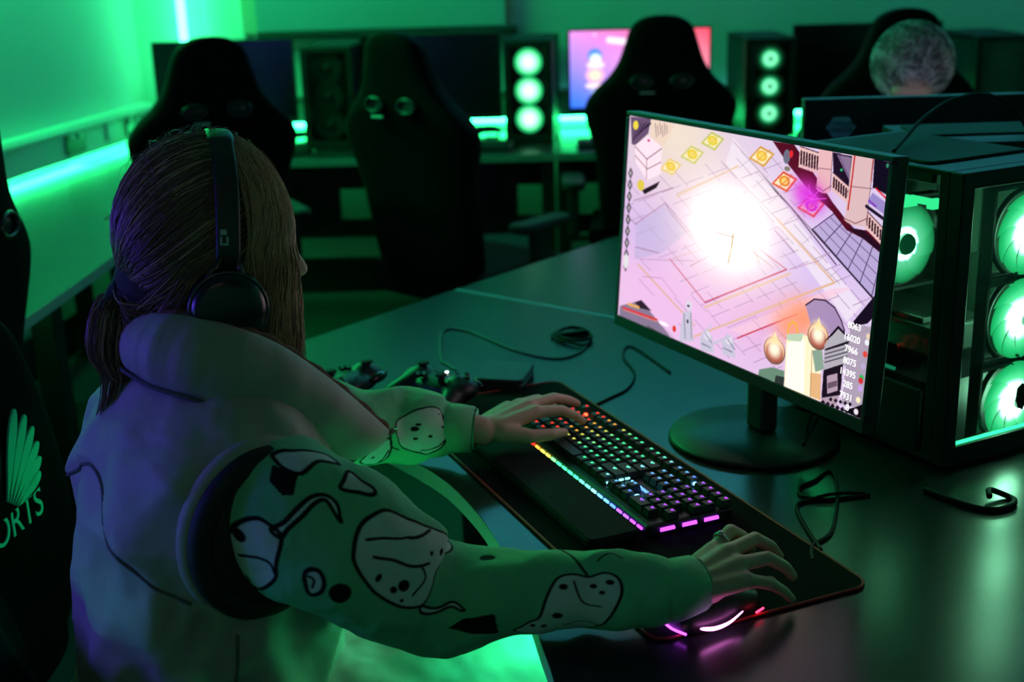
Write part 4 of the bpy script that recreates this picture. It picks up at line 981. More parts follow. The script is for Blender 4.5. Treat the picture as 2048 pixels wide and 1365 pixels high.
def build_body(o, P0, f, Hc, HF, arms, legs, shoulders, detail=.0032):
    """one continuous skin: head with a face, neck, trunk, arms with hands, legs"""
    up = Vector((0, 0, 1)); s_ = f.cross(up).normalized(); HF = HF.normalized(); HR = HF.cross(up).normalized(); HU = HR.cross(HF).normalized()
    R = Matrix((HF, HR, HU)).transposed()
    H = lambda a, b, c: Hc + HF * a + HR * b + HU * c
    mb = MB()
    mb.ell(H(-.012, 0, .02), (.092, .073, .092), 28, 18, R).ell(H(.03, 0, -.035), (.058, .056, .075), 24, 16, R)
    mb.ell(H(.052, 0, -.085), (.035, .036, .026), 18, 12, R)                     # chin
    mb.ell(H(.07, 0, .035), (.022, .05, .025), 18, 10, R)                         # brow
    mb.cap(H(.085, 0, .01), .007, H(.104, 0, -.024), .010); 
    for q in (-1, 1): mb.ell(H(.094, q * .010, -.026), (.009, .007, .007), 10, 8, R); mb.ell(H(.062, q * .036, -.03), (.026, .02, .022), 14, 10, R); mb.ell(H(-.004, q * .074, -.012), (.016, .007, .028), 14, 10, R)
    mb.ell(H(.084, 0, -.052), (.010, .020, .006), 12, 8, R).ell(H(.082, 0, -.064), (.010, .017, .006), 12, 8, R)
    nb = P0 + f * .04 + up * .97
    mb.cap(nb, .055, H(-.02, 0, -.06), .049)
    mb.cap(P0 + up * .56, .13, P0 + f * .02 + up * .80, .125); mb.cap(P0 + f * .02 + up * .84, .105, P0 + f * .035 + up * .92, .085)
    for q in (-1, 1): mb.cap(P0 + f * .035 + s_ * q * .05 + up * .93, .07, shoulders[q], .052); mb.cap(P0 + s_ * q * .07 + up * .55, .10, legs[q][0], .085)
    for q in (-1, 1):
        S_, E_, W_ = arms[q][:3]; mb.cap(S_, .05, E_, .038); mb.cap(E_, .034, W_, .022)
        if len(arms[q]) > 3: hand_parts(mb, W_, *arms[q][3:])
        K0, K1, K2 = legs[q]; mb.cap(K0, .085, K1, .058); mb.cap(K1, .055, K2, .036)
    b = blob('body', mb, skin, o, detail, 4, world=True)
    for q in (-1, 1):
        e = obj('eye', MB().ell(H(.073, q * .031, .008), (.012, .013, .012), 14, 10, R), M('eye_white', (.7, .7, .68), .3), o, world=True)
    return H, R, s_
# --- the player
f_ = Vector((.85, .52, 0)).normalized(); P0 = Vector((-.46, 1.425, 0)); UP = Vector((0, 0, 1)); s3 = f_.cross(UP)
B = lambda a, b, c: P0 + f_ * a + s3 * b + UP * c
wo = thing('person', 'woman from behind in beige puffer vest and green printed sleeves, hand on the mouse', 'person', P0)
Hc = Vector((-.410, 1.482, 1.128)); HF = Vector((.935, .36, -.10))
Wr, Wl = Vector((.125, 1.285, .771)), Vector((-.117, 1.785, .776))
hr, lr = Vector((.80, .60, 0)), Vector((-.60, .80, 0)); hl, ll = Vector((.76, .65, 0)), Vector((.65, -.76, 0))
FR = [[(.082, .026, .016), (.118, .036, .026), (.142, .039, .010), (.156, .038, -.010)], [(.087, .006, .020), (.131, .009, .022), (.158, .009, .004), (.172, .008, -.014)], [(.083, -.015, .014), (.123, -.020, .011), (.148, -.023, -.007), (.161, -.024, -.023)], [(.074, -.033, .004), (.104, -.042, -.006), (.122, -.047, -.020), (.133, -.049, -.033)]]
TRh = [(.022, .022, -.006), (.052, .045, -.018), (.082, .052, -.028), (.103, .048, -.034)]
FL = [[(.085, .026, .014), (.124, .038, .010), (.148, .042, -.004), (.162, .043, -.016)], [(.089, .005, .018), (.134, .008, .020), (.162, .010, .010), (.180, .010, .000)], [(.085, -.016, .014), (.126, -.021, .012), (.150, -.023, -.002), (.164, -.024, -.013)], [(.076, -.034, .007), (.106, -.043, .003), (.124, -.047, -.006), (.136, -.049, -.014)]]
TLh = [(.022, .024, -.004), (.052, .050, -.010), (.084, .062, -.012), (.108, .062, -.015)]
arms = {1: (B(.05, .15, .915), Vector((-.15, 1.305, .768)), Wr, hr, lr, FR, TRh), -1: (B(.035, -.165, .945), Vector((-.305, 1.772, .797)), Wl, hl, ll, FL, TLh)}
legs = {1: (B(.10, .10, .545), B(.43, .175, .555), B(.40, .17, .09)), -1: (B(.10, -.08, .545), B(.42, -.005, .535), B(.40, -.03, .09))}
H, HRm, _ = build_body(wo, P0, f_, Hc, HF, arms, legs, {1: arms[1][0], -1: arms[-1][0]})
obj('finger_ring', MB().ring((0, 0, 0), .0105, .0017, 24, 6, 'x').ell((0, 0, .0115), (.004, .004, .003), 10, 6), steel, wo)
fr = [c for c in wo.children if c.name.startswith('finger_ring')][0]
pr = Wr + hr * .098 + lr * .0305 + UP * .0205; fr.location = pr - P0; fr.rotation_euler = (0, math.radians(-12), math.atan2(hr.y, hr.x) + .2)

# vest
vestm = M('vest_fabric', (.34, .32, .275), .62, noise=.04, bump=.12, scale=70, sheen=.15)
vr = [(.44, .152, .185, .0), (.50, .162, .195, .0), (.57, .162, .198, .005), (.64, .155, .196, .01), (.72, .158, .200, .015), (.80, .156, .203, .02), (.87, .147, .205, .028), (.92, .130, .200, .034), (.955, .112, .182, .04), (.985, .094, .150, .045), (1.005, .080, .115, .05), (1.025, .066, .085, .052)]
VR = spline(vr, 170)
VC = VR[:, 0]
def sst(x, a, b): u = min(1, max(0, (x - a) / (b - a))); return u * u * (3 - 2 * u)
def yoke(st): return .905 - .125 * abs(st) ** 1.3
def vest_pt(c, t, out=0.0):
    A_, Bb, a0 = (float(np.interp(c, VC, VR[:, i])) for i in (1, 2, 3)); ct, st = math.cos(t), math.sin(t); top = min(1, max(0, (1.0 - c) / .09))
    seam = math.exp(-((c - .60) / .008) ** 2) * .006 + math.exp(-((c - .465) / .006) ** 2) * .005
    wob = .006 * math.sin(5 * t + 23 * c) * math.sin(17 * c + 2 * t) + .004 * math.sin(11 * t - 31 * c) + .005 * math.sin(3 * t + 9 * c)
    # creases that run out of the armholes and off the yoke seam
    da, dc = (abs(st) - .97) * .16, c - .85; rr = math.hypot(ct * .15 - .035, dc); an = math.atan2(dc, ct * .15 - .035)
    wob += .0045 * (1 - 2 * abs(math.sin(5.5 * an + 1.5 * math.sin(9 * c)))) * math.exp(-((rr - .15) / .055) ** 2)
    yk_ = yoke(st); wob += .003 * (1 - 2 * abs(math.sin(8 * t + 2 * math.sin(3 * t)))) * math.exp(-((c - yk_ + .03) / .03) ** 2)
    wob += .0035 * (1 - 2 * abs(math.sin(4 * t + 34 * (c - .5) + 1.2 * math.sin(7 * t)))) * sst(.76 - c, 0, .1)
    k_ = 1 + (wob * top - seam) / .17
    ledge = (1 - sst(abs(st), .70, .90)) * (1 - sst(ct, .1, .5)) * top
    k_ += .055 * ledge * sst(c, yk_ - .009, yk_ + .006) + out
    return B(a0 + A_ * k_ * math.copysign(abs(ct) ** .9, ct), Bb * k_ * math.copysign(abs(st) ** .9, st), c)
P = [[vest_pt(c, 2 * PI * k / 150) for k in range(150)] for c in VC]
ve = obj('vest', MB().grid([[p for p in r] for r in P], closed_v=True, flip=True), vestm, wo, world=True)
tx = bpy.data.textures.new('vest_folds', 'CLOUDS'); tx.noise_scale = .045; dm = ve.modifiers.new('folds', 'DISPLACE'); dm.texture = tx; dm.strength = .009; dm.texture_coords = 'LOCAL'
seamm = M('vest_seam', (.10, .10, .09), .8)
ts = [t for t in np.linspace(PI - 1.15, PI + 1.15, 50)]
obj('yoke_seam', MB().tube([vest_pt(yoke(math.sin(t)) - .006, t, .008) for t in ts], .0022, 6), seamm, ve)
obj('side_seam', MB().tube([vest_pt(c, PI / 2 + .12, .012) for c in np.linspace(.45, .74, 24)], .0018, 6), seamm, ve)
# collar: a tall padded roll standing off the neck, open at the front
cl = [tuple(B(*q)) for q in [(-.05, 0, 1.008), (-.046, .04, 1.008), (-.034, .078, 1.004), (.002, .115, .993), (.065, .128, .963), (.125, .118, .922), (.179, .088, .868)]]
cu = [tuple(B(*q)) for q in [(-.015, 0, 1.072), (-.014, .04, 1.078), (-.002, .07, 1.082), (.042, .098, 1.070), (.101, .108, 1.037), (.174, .097, .969), (.250, .062, .885)]]
def mirror(p):
    d = Vector(p) - P0; b_ = d.dot(s3); return tuple(Vector(p) - s3 * (2 * b_))
full_l = [mirror(p) for p in cl[:0:-1]] + cl
full_u = [mirror(p) for p in cu[:0:-1]] + cu
NL = 110
SL, SU = spline(full_l, NL), spline(full_u, NL)
P = []; rim = []
axis0 = B(.05, 0, 1.0)
for i in range(NL):
    lo, hi = Vector(SL[i]), Vector(SU[i]); e = (hi - lo); tng = Vector(SL[min(i + 1, NL - 1)]) - Vector(SL[max(i - 1, 0)])
    n_ = tng.cross(e).normalized()
    if n_.dot(((lo + hi) / 2 - axis0)) < 0: n_ = -n_
    ends = min(1, min(i, NL - 1 - i) / 5 + .25); row = []
    w = .003 * math.sin(i * .9) + .002 * math.sin(i * 2.3)
    for k in range(20):
        t = 2 * PI * k / 20; u = .5 - .5 * math.cos(t); th = (.0125 + w * .5) * ends
        row.append(lo + e * u + n_ * (math.sin(t) * th * (1.0 if math.sin(t) > 0 else .55) + .010 * math.sin(PI * u)))
    P.append(row); rim.append((lo + e * .985 - n_ * .009))
co = MB().grid(P, closed_v=True); n_r = 20
co.f += [list(range(n_r))[::-1], [(NL - 1) * n_r + k for k in range(n_r)]]; co.mi += [0, 0]; co.sm += [False, False]
collar = obj('collar', co, vestm, ve)
obj('collar_seam', MB().tube([Vector(p) + (Vector(p) - axis0).normalized() * .006 for p in SL[8:-6]], .0026, 6), seamm, collar)
obj('collar_lining', MB().tube(rim, [.0075 + .0015 * math.sin(i * 1.7) for i in range(NL)], 10), M('brown_fleece', (.16, .075, .045), .95, noise=.4, bump=.8, scale=260), collar)
zp = MB(); a, b = Vector(SU[-1]), Vector(SL[-1])
zp.tube([a.lerp(b, k / 12) + f_ * .004 for k in range(13)], .004, 6)
zp2 = MB()
for k in range(22): q = a.lerp(b, k / 21) + f_ * .008; zp2.box(q, (.004, .004, .0022))
obj('zip_tape', zp, M('zip_brown', (.12, .07, .05), .7), collar); obj('zip_teeth', zp2, M('brass', (.5, .35, .2), .35, 1.0), collar)
# armholes: dark trim, with the shade inside the gap filled in black
trim_shadem = M('armhole_trim_shade', (.008, .008, .009), .7)
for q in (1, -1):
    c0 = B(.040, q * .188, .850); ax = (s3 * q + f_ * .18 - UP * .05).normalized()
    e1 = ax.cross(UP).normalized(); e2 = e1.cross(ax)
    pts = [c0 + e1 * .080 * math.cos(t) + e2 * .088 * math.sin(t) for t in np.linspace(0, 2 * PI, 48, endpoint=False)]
    obj('armhole_trim_shade', MB().tube(pts, .015, 10, closed=True).ell(c0, (.080, .088, .026), 28, 14, Matrix((e1, e2, ax)).transposed()), trim_shadem, ve)
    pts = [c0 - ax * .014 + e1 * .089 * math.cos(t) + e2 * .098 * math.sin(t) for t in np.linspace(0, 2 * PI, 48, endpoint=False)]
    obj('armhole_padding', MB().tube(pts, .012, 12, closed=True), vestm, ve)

# sleeves
SLEEVE = attr_mat('printed_fleece', 0, .85, bump=.12)
MINT = (.17, .52, .30)
def sleeve_grid(path, nu, nv, seed):
    S_ = spline(path, nu); pts = []; info = []
    nrm = None; L = 0.0; plen = float(np.sum(np.linalg.norm(np.diff(S_[:, :3], axis=0), axis=1)))
    for i in range(nu):
        p = Vector(S_[i][:3]); r = S_[i][3]
        t = (Vector(S_[min(i + 1, nu - 1)][:3]) - Vector(S_[max(i - 1, 0)][:3])).normalized()
        if nrm is None: nrm = (UP - t * UP.dot(t)).normalized()
        nrm = (nrm - t * nrm.dot(t)).normalized(); b_ = t.cross(nrm)
        if i: L += (p - Vector(S_[i - 1][:3])).length
        row = []; inf = []
        for k in range(nv):
            a = 2 * PI * k / nv
            fold = .05 * (1 - 2 * abs(math.sin(21 * L + 1.4 * math.sin(a + seed) + seed))) * (math.exp(-((L - .33) / .07) ** 2) + .55 * math.exp(-((L - .12) / .07) ** 2)) + .05 * (1 - 2 * abs(math.sin(27 * L + 1.1 * math.sin(2 * a) + seed))) * math.exp(-((L - plen + .075) / .05) ** 2) + .035 * math.sin(3 * a + 16 * L + seed) + .03 * math.sin(24 * L + 1.5 * math.cos(2 * a) + seed) + .018 * math.sin(70 * L + 3 * a)
            rr = r * (1 + fold)
            row.append(p + (nrm * math.cos(a) + b_ * math.sin(a)) * rr); inf.append((L, a))
        pts.append(row); info.append(inf)
    return pts, np.array(info)
PATH_R = [(*B(.048, .12, .885), .070), (*B(.066, .18, .872), .080), (-.260, 1.292, .843, .086), (-.21, 1.295, .803, .082), (-.145, 1.300, .760, .066), (-.05, 1.290, .772, .048), (.045, 1.287, .775, .045), (.098, 1.286, .772, .040), (.12, 1.286, .772, .033)]
PATH_L = [(-.545, 1.60, .93, .080), (-.44, 1.675, .86, .078), (-.345, 1.75, .800, .068), (-.255, 1.786, .783, .057), (-.205, 1.79, .782, .053), (-.178, 1.789, .778, .043), (-.162, 1.788, .779, .035)]
def paint(o, pts, info, strokes, fills, spots, darks=(), base=MINT):
    """print on the cloth: pale pebble shapes with dark outlines, in (length, angle) of the sleeve"""
    n = info.shape[0] * info.shape[1]; U_ = info.reshape(-1, 2).copy(); col = np.zeros((n, 4), np.float32); col[:, 3] = 1; col[:, :3] = base
    XY = np.stack([U_[:, 0], U_[:, 1] * .075], 1)
    per = 2 * PI * .075
    def near(P_):   # wrap the angle close to a shape
        c = np.mean([p[1] for p in P_]) * .075; Y = XY[:, 1]; Y = Y - per * np.round((Y - c) / per); return np.stack([XY[:, 0], Y], 1)
    fills = [[tuple(p) for p in spline(P_, len(P_) * 4, True)] for P_ in fills]; strokes = [([tuple(p) for p in spline(P_, len(P_) * 4)], w) for P_, w in strokes]
    for P_, tone in [(p, (.62, .66, .64)) for p in fills] + [(p, (.006, .007, .007)) for p in darks]:
        q = near(P_); P2 = [(x, y * .075) for x, y in P_]; ins = np.zeros(n, bool)
        for i in range(len(P2)):
            (ax, ay), (bx, by) = P2[i - 1], P2[i]
            if ay != by: ins ^= ((ay > q[:, 1]) != (by > q[:, 1])) & (q[:, 0] < (bx - ax) * (q[:, 1] - ay) / (by - ay) + ax)
        col[ins, :3] = tone
    def stroke(P_, w, c):
        q = near(P_)
        for (ax, ay), (bx, by) in zip(P_, P_[1:]):
            ay *= .075; by *= .075; L2 = max((bx - ax) ** 2 + (by - ay) ** 2, 1e-12); t = np.clip(((q[:, 0] - ax) * (bx - ax) + (q[:, 1] - ay) * (by - ay)) / L2, 0, 1)
            d = np.hypot(q[:, 0] - ax - t * (bx - ax), q[:, 1] - ay - t * (by - ay)); k = np.clip((w / 2 - d) / .0011 + .5, 0, 1)[:, None]; col[:, :3] = col[:, :3] * (1 - k) + np.array(c, np.float32) * k
    for P_ in fills: stroke(P_ + P_[:1], .0036, (.006, .007, .007))
    for P_, w in strokes: stroke(P_, w, (.006, .007, .007))
    for (x, y, r) in spots:
        q = near([(x, y)]); d = np.hypot(q[:, 0] - x, (q[:, 1] - y * .075) * .9); k = np.clip((r - d) / .0011 + .5, 0, 1)[:, None]; col[:, :3] = col[:, :3] * (1 - k) + .0065 * k
    at = o.data.attributes.new('Col', 'FLOAT_COLOR', 'POINT'); at.data.foreach_set('color', col.ravel())
PAT_R = ([([(0.0717, 1.738), (0.0852, 1.571), (0.0954, 1.529), (0.1023, 1.613)], 0.0026), ([(0.1464, 0.565), (0.1609, 0.398), (0.1907, 0.209), (0.2035, -0.125)], 0.003), ([(0.1597, 0.712), (0.1774, 0.628), (0.2006, 0.545), (0.2185, 0.335)], 0.0032), ([(0.211, 0.461), (0.2231, 0.565), (0.2201, 0.859)], 0.0028), ([(0.1266, 1.361), (0.1312, 1.361), (0.1335, 1.466)], 0.002), ([(0.4263, 0.586), (0.4354, 1.11), (0.4549, 1.257)], 0.0026), ([(0.4132, 1.78), (0.4371, 1.696), (0.4534, 1.885)], 0.0022), ([(0.4093, 5.634), (0.4282, 6.325), (0.4406, 6.723)], 0.0036), ([(0.4519, 0.105), (0.4647, -0.146), (0.4771, -0.042)], 0.002)], [[(0.059, 1.759), (0.0614, 1.508), (0.0661, 1.278), (0.074, 1.11), (0.0818, 1.089), (0.0909, 1.11), (0.0954, 1.215), (0.1, 1.487), (0.1046, 1.696), (0.0954, 2.053), (0.0807, 2.199), (0.0661, 2.199), (0.0525, 2.199), (0.0428, 2.178)], [(0.0852, 1.131), (0.0897, 0.963), (0.092, 0.733), (0.0954, 0.503), (0.1034, 0.377), (0.115, 0.398), (0.1242, 0.545), (0.1219, 0.545), (0.1126, 0.482), (0.1046, 0.44), (0.1, 0.545), (0.0977, 0.775), (0.0943, 1.005), (0.0931, 1.152)], [(0.0577, 0.272), (0.0614, 0.105), (0.0717, -0.125), (0.0841, -0.23), (0.0966, -0.146), (0.0909, -0.084), (0.083, 0.021), (0.0807, 0.314), (0.0694, 0.377), (0.0614, 0.335)], [(0.1069, 6.158), (0.1208, 6.199), (0.1324, 6.199), (0.1324, 6.283), (0.1242, 6.367), (0.1103, 6.471), (0.108, 6.346)], [(0.137, 0.482), (0.1405, 0.23), (0.1524, 0.0), (0.188, -0.084), (0.211, -0.23), (0.2809, -0.649), (0.2914, -0.272), (0.2416, 0.272), (0.2446, 0.649), (0.2416, 0.901), (0.2201, 1.068), (0.1949, 1.11), (0.1671, 1.026), (0.1488, 0.922), (0.1417, 0.775)], [(0.2431, 0.922), (0.2809, 0.922), (0.3023, 0.838), (0.3137, 1.005), (0.3099, 1.026), (0.2986, 0.922), (0.2775, 1.005), (0.2462, 1.026)], [(0.1242, 1.382), (0.1254, 1.278), (0.1312, 1.236), (0.1382, 1.319), (0.1405, 1.466), (0.1347, 1.571)], [(0.3597, 1.906), (0.3745, 1.613), (0.3879, 1.466), (0.3977, 0.922), (0.4093, 0.503), (0.4263, 0.419), (0.4422, 0.482), (0.4593, 0.377), (0.4723, 0.482), (0.4771, 0.796), (0.4723, 1.236), (0.462, 1.634), (0.4456, 1.969), (0.4151, 2.241)]], [(0.0683, 1.445, 0.0056), (0.0694, 2.115, 0.006), (0.083, 2.032, 0.0032), (0.1787, 0.901, 0.0042), (0.205, 0.817, 0.0058), (0.1992, 0.942, 0.0035), (0.2324, 0.021, 0.0046), (0.2155, 0.188, 0.0028), (0.2125, 1.005, 0.0021), (0.1536, 1.319, 0.0097), (0.3388, 6.095, 0.0083), (0.4151, 0.712, 0.005), (0.4472, 0.712, 0.0041), (0.4564, 0.88, 0.0036), (0.4647, 0.607, 0.0045), (0.4074, 1.445, 0.0059), (0.3802, 1.696, 0.0032), (0.3918, 1.738, 0.0036)], [[(0.0626, 0.419), (0.0796, 0.356), (0.0852, 0.607), (0.0796, 0.691), (0.0683, 0.628)], [(0.2914, 1.34), (0.3099, 1.194), (0.3446, 1.215), (0.3408, 1.843), (0.3118, 1.571)]])
PAT_L = ([([(0.3721, 1.445), (0.3741, 1.822), (0.3895, 1.948)], 0.003), ([(0.3325, 2.608), (0.3557, 2.545), (0.3702, 1.948)], 0.003), ([(0.4321, 2.073), (0.4522, 2.073), (0.469, 1.791)], 0.003)], [[(0.3847, 1.131), (0.4169, 0.911), (0.4424, 0.66), (0.4638, 0.691), (0.4732, 1.225), (0.4694, 1.854), (0.4522, 2.262), (0.4403, 2.262), (0.4169, 2.011), (0.3925, 1.791), (0.383, 1.477)], [(0.3277, 2.262), (0.3467, 1.822), (0.3682, 1.602), (0.3741, 1.822), (0.3682, 2.325), (0.349, 2.576)]], [(0.4248, 1.382, 0.0049), (0.4285, 1.257, 0.0029), (0.4488, 1.602, 0.0037), (0.469, 1.257, 0.0033), (0.4257, 1.665, 0.0029), (0.4569, 0.817, 0.0021), (0.3467, 2.168, 0.0029)], [])

ribm = M('ribbed_cuff', (.17, .52, .30), .85, bump=.3, scale=500)
for nm, path, (nu, nv), seed, (Wp, hv), pat in (('sleeve', PATH_R, (640, 440), .6, (Wr, Vector((.85, .5, 0))), PAT_R), ('sleeve', PATH_L, (330, 280), 2.1, (Wl, hl), PAT_L)):
    pts, info = sleeve_grid(path, nu, nv, seed)
    so = obj(nm, MB().grid(pts, closed_v=True, flip=True), SLEEVE, wo, world=True); paint(so, pts, info, *pat)
    tx = bpy.data.textures.new('sleeve_folds', 'CLOUDS'); tx.noise_scale = .05; dm = so.modifiers.new('folds', 'DISPLACE'); dm.texture = tx; dm.strength = .008; dm.texture_coords = 'LOCAL'
    e0 = Vector(path[-1][:3]); e1 = Wp + (Wp - e0).normalized() * .004
    d = (Wp - e0).normalized() if (Wp - e0).length > .01 else hv.normalized()
    rr0 = path[-1][3]
    cuff = MB().tube([e0 - d * .02, e0 - d * .008, e0 + d * .01, e0 + d * .032, e0 + d * .036, e0 + d * .030], [rr0 * .9, rr0 * 1.06, rr0 * 1.05, rr0 * .98, rr0 * .92, rr0 * .80], 40, caps=False)
    obj('cuff', cuff, ribm, so)
# trousers and shoes
trom = M('pale_trousers', (.66, .68, .66), .8, bump=.15, scale=30)
mb = MB(); mb.ell(B(0, 0, .53), (.15, .17, .11), 28, 16, (0, 0, math.atan2(f_.y, f_.x)))
for q in (1, -1): mb.cap(legs[q][0] - f_ * .08 + UP * .005, .105, legs[q][1] + UP * .004, .086); mb.cap(legs[q][1], .08, legs[q][2] + UP * .03, .062)
tr = blob('trousers', mb, trom, wo, .006, 5, world=True)
tx = bpy.data.textures.new('cloth_folds', 'CLOUDS'); tx.noise_scale = .07; dm = tr.modifiers.new('folds', 'DISPLACE'); dm.texture = tx; dm.strength = .022; dm.texture_coords = 'LOCAL'
for q in (1, -1):
    k = legs[q][2]; obj('shoe', MB().ell(Vector((k.x, k.y, .045)) + f_ * .06, (.125, .045, .045), 24, 12, (0, 0, math.atan2(f_.y, f_.x))), M('shoe_dark', (.03, .03, .03), .6), wo, world=True)

# hair
hairm = M('brown_hair', (.19, .105, .058), .36, noise=.35, scale=18, spec=.5)
hair_base = M('brown_hair_under', (.03, .017, .011), .8)
Ra, Rb, Rc = .104, .088, .119
mb = MB()
mb.ell(H(-.012, 0, .018), (Ra - .006, Rb - .006, Rc - .012), 32, 20, HRm)
mb.ell(H(-.055, 0, -.035), (.06, .062, .06), 24, 14, HRm); mb.cap(H(-.06, 0, -.035), .042, H(-.102, 0, -.048), .016); mb.ell(H(-.052, 0, -.068), (.050, .055, .042), 24, 14, HRm); mb.cap(H(-.07, 0, -.075), .03, H(-.100, .004, -.056), .014)
for q in (-1, 1): mb.cap(H(.040, q * .045, .045), .025, H(.045, q * .05, -.04), .016); mb.cap(H(.045, q * .05, -.04), .015, H(.045, q * .045, -.10), .008)
mb.cap(H(-.108, 0, -.050), .016, H(-.116, .012, -.075), .022); mb.cap(H(-.116, .012, -.075), .024, H(-.120, .018, -.115), .023); mb.cap(H(-.120, .018, -.115), .021, H(-.110, .018, -.14), .012)
hair = blob('hair', mb, hair_base, wo, .005, 3, world=True)
sp_v, sp_f = [], []
HB = MB()
def hp(d, r=1.0):
    return (d[0] * Ra * r - .012, d[1] * Rb * r, d[2] * Rc * r + .018)
def nrm3(v): v = np.array(v, float); return v / np.linalg.norm(v)
def slerp(a, b, t):
    a, b = nrm3(a), nrm3(b); o_ = math.acos(max(-1, min(1, float(a @ b)))); 
    return a if o_ < 1e-4 else (math.sin((1 - t) * o_) * a + math.sin(t * o_) * b) / math.sin(o_)
def strand(pts, r=.0007, light=.16):
    n = len(pts); HB.tube([H(*p) for p in pts], [r * (1 - .55 * i / (n - 1)) for i in range(n)], 3, int(rng.random() < light), caps=False)
N_BACK, N_FRONT, N_TAIL, N_FLY = 1500, 2600, 520, 200
for i in range(N_BACK):       # swept back to the tie
    th = rng.uniform(-1.15, 1.15) * 1.55; a0 = rng.uniform(-.15, .42)
    d0 = nrm3((a0 + .15 * rng.normal() * .3, math.sin(th), math.cos(th) + .08)); T_d = nrm3((-1, .12 * rng.normal(), -.52 + .10 * rng.normal()))
    lift = rng.uniform(.97, 1.035); pts = []
    for t in np.linspace(0, 1, 13):
        d = slerp(d0, T_d, t); d = d + np.array([0, 0, -.10 * math.sin(PI * t) * abs(math.sin(th))]); w = .008 * math.sin(6 * t + i)
        pts.append(hp(nrm3(d) + np.array([0, w * .4, w * .3]), lift * (1 - .05 * t ** 4)))
    pts.append((-.110, .010 * rng.normal(), -.052 + .009 * rng.normal())); strand(pts, .00085)
for i in range(N_FRONT):      # curtain in front of the headband, falling past the cheek
    q = 1 if rng.random() < .68 else -1
    d0 = nrm3((rng.uniform(.05, .62), q * rng.uniform(-.05, .25), 1)); ea = rng.uniform(.02, .108); ec = rng.uniform(-.125, -.085) - .012 * (ea > .06)
    d1 = nrm3(((ea + .022) / Ra * 1.02, q * max(.30, 1.02 - 7.0 * max(ea - .02, 0)), -.02)); pts = []; lift = rng.uniform(.98, 1.06)
    for t in np.linspace(0, 1, 9): pts.append(hp(slerp(d0, d1, t), lift))
    x0, y0, z0 = pts[-1]
    for t in np.linspace(.15, 1, 8):
        w = .003 * math.sin(4 * t + i * .7) + .002 * math.sin(9 * t + i); pts.append((x0 + (ea - x0) * t * .6 + w, y0 + (q * max(.03, .068 - .3 * max(ea - .05, 0)) - y0) * t ** 1.3 * .6 + w * .5, z0 + (ec - z0) * t))
    strand(pts, .00085, .75)  # mostly pale strands: warm screen light on the fringe put into colour
for i in range(N_TAIL):       # looped tail and the loose lengths below it
    a, rr = rng.uniform(0, 2 * PI), math.sqrt(rng.random()); ox, oy = rr * math.cos(a), rr * math.sin(a)
    long_ = i % 5 == 0
    ctr = [(-.106, 0, -.050, .013), (-.116, .008, -.062, .022), (-.121, .015, -.085, .027), (-.124, .018, -.115, .026), (-.116, .02, -.142, .018)] + ([(-.124, .016, -.185, .012), (-.136, .006, -.225, .009), (-.138, -.004, -.262, .004)] if long_ else [(-.106, .02, -.148, .013), (-.098, .018, -.125, .008)])
    k = rng.uniform(.9, 1.15); C_ = spline(ctr, 16); strand([(c[0] + ox * c[3] * k * .9, c[1] + oy * c[3] * k + .002 * math.sin(i + 3 * j), c[2] + .003 * math.sin(i * 1.3 + j)) for j, c in enumerate(C_)], .0008)
for i in range(N_FLY):        # fly-aways over the crown
    th = rng.uniform(-1.2, 1.2); d0 = nrm3((rng.uniform(-.8, .6), math.sin(th), math.cos(th))); t_ = nrm3(np.cross(d0, rng.normal(size=3))); L = rng.uniform(.02, .06)
    strand([hp(nrm3(d0 + t_ * L * 9 * t), 1.01 + .09 * math.sin(PI * t * .8) * rng.uniform(.6, 1)) for t in np.linspace(0, 1, 7)], .0004)
for i in range(650):          # nape swept up to the tie
    q = 1 if rng.random() < .75 else -1
    s0 = (rng.uniform(-.085, -.0), q * rng.uniform(.03, .062), rng.uniform(-.115, -.05)); e = (-.108 + .004 * rng.normal(), .008 * rng.normal(), -.052 + .007 * rng.normal()); m = ((s0[0] + e[0]) / 2 - .012, (s0[1] + e[1]) / 2 + q * .014, (s0[2] + e[2]) / 2 - .004)
    strand(spline([s0, m, e], 9), .00085)
for i in range(420):          # nape, under the cup
    q = 1 if rng.random() < .7 else -1
    d0 = nrm3((rng.uniform(-.25, .1), q, rng.uniform(-.35, .0))); pts = [hp(d0, 1.0)]
    e = (rng.uniform(-.105, -.05), q * rng.uniform(.01, .045), rng.uniform(-.13, -.06)); x0 = pts[0]
    for t in np.linspace(.15, 1, 8): pts.append(tuple(x0[j] + (e[j] - x0[j]) * (t if j != 1 else t ** 1.8) for j in range(3)))
    strand(pts, .0008)
obj('hair_strands', HB, [hairm, M('brown_hair_pale_lit', (.58, .34, .19), .32, noise=.3, scale=22)], hair)
obj('hair_tie', MB().ring((0, 0, 0), .015, .006, 22, 8, 'x'), rubber, hair).location = H(-.107, 0, -.050)

# headphones
hs = thing('headphones', 'black over-ear headphones on the woman\'s head', 'headphones', Hc)
def HL(a, b, c): return HRm @ Vector((a, b, c))
bandm = M('headband_black', (.018, .02, .022), .5); 
pts = []; NB = 40
for k in range(NB):
    t = PI * k / (NB - 1) ; pts.append(HL(.004, .101 * math.cos(t), .002 + .134 * math.sin(t) ** .8))
mbb = MB(); rows = []
for k in range(NB):
    t = PI * k / (NB - 1); c, s_ = math.cos(t), max(math.sin(t), 0); n_ = HL(0, c * .8, s_ + .05).normalized(); fw = HL(1, 0, 0)
    wd = .0135 + .0025 * (abs(c) < .35); th = .0045 + .003 * (abs(c) < .4)
    rows.append([pts[k] + fw * wd * math.copysign(abs(math.cos(u)) ** .5, math.cos(u)) + n_ * th * math.copysign(abs(math.sin(u)) ** .6, math.sin(u)) for u in np.linspace(0, 2 * PI, 16, endpoint=False)])
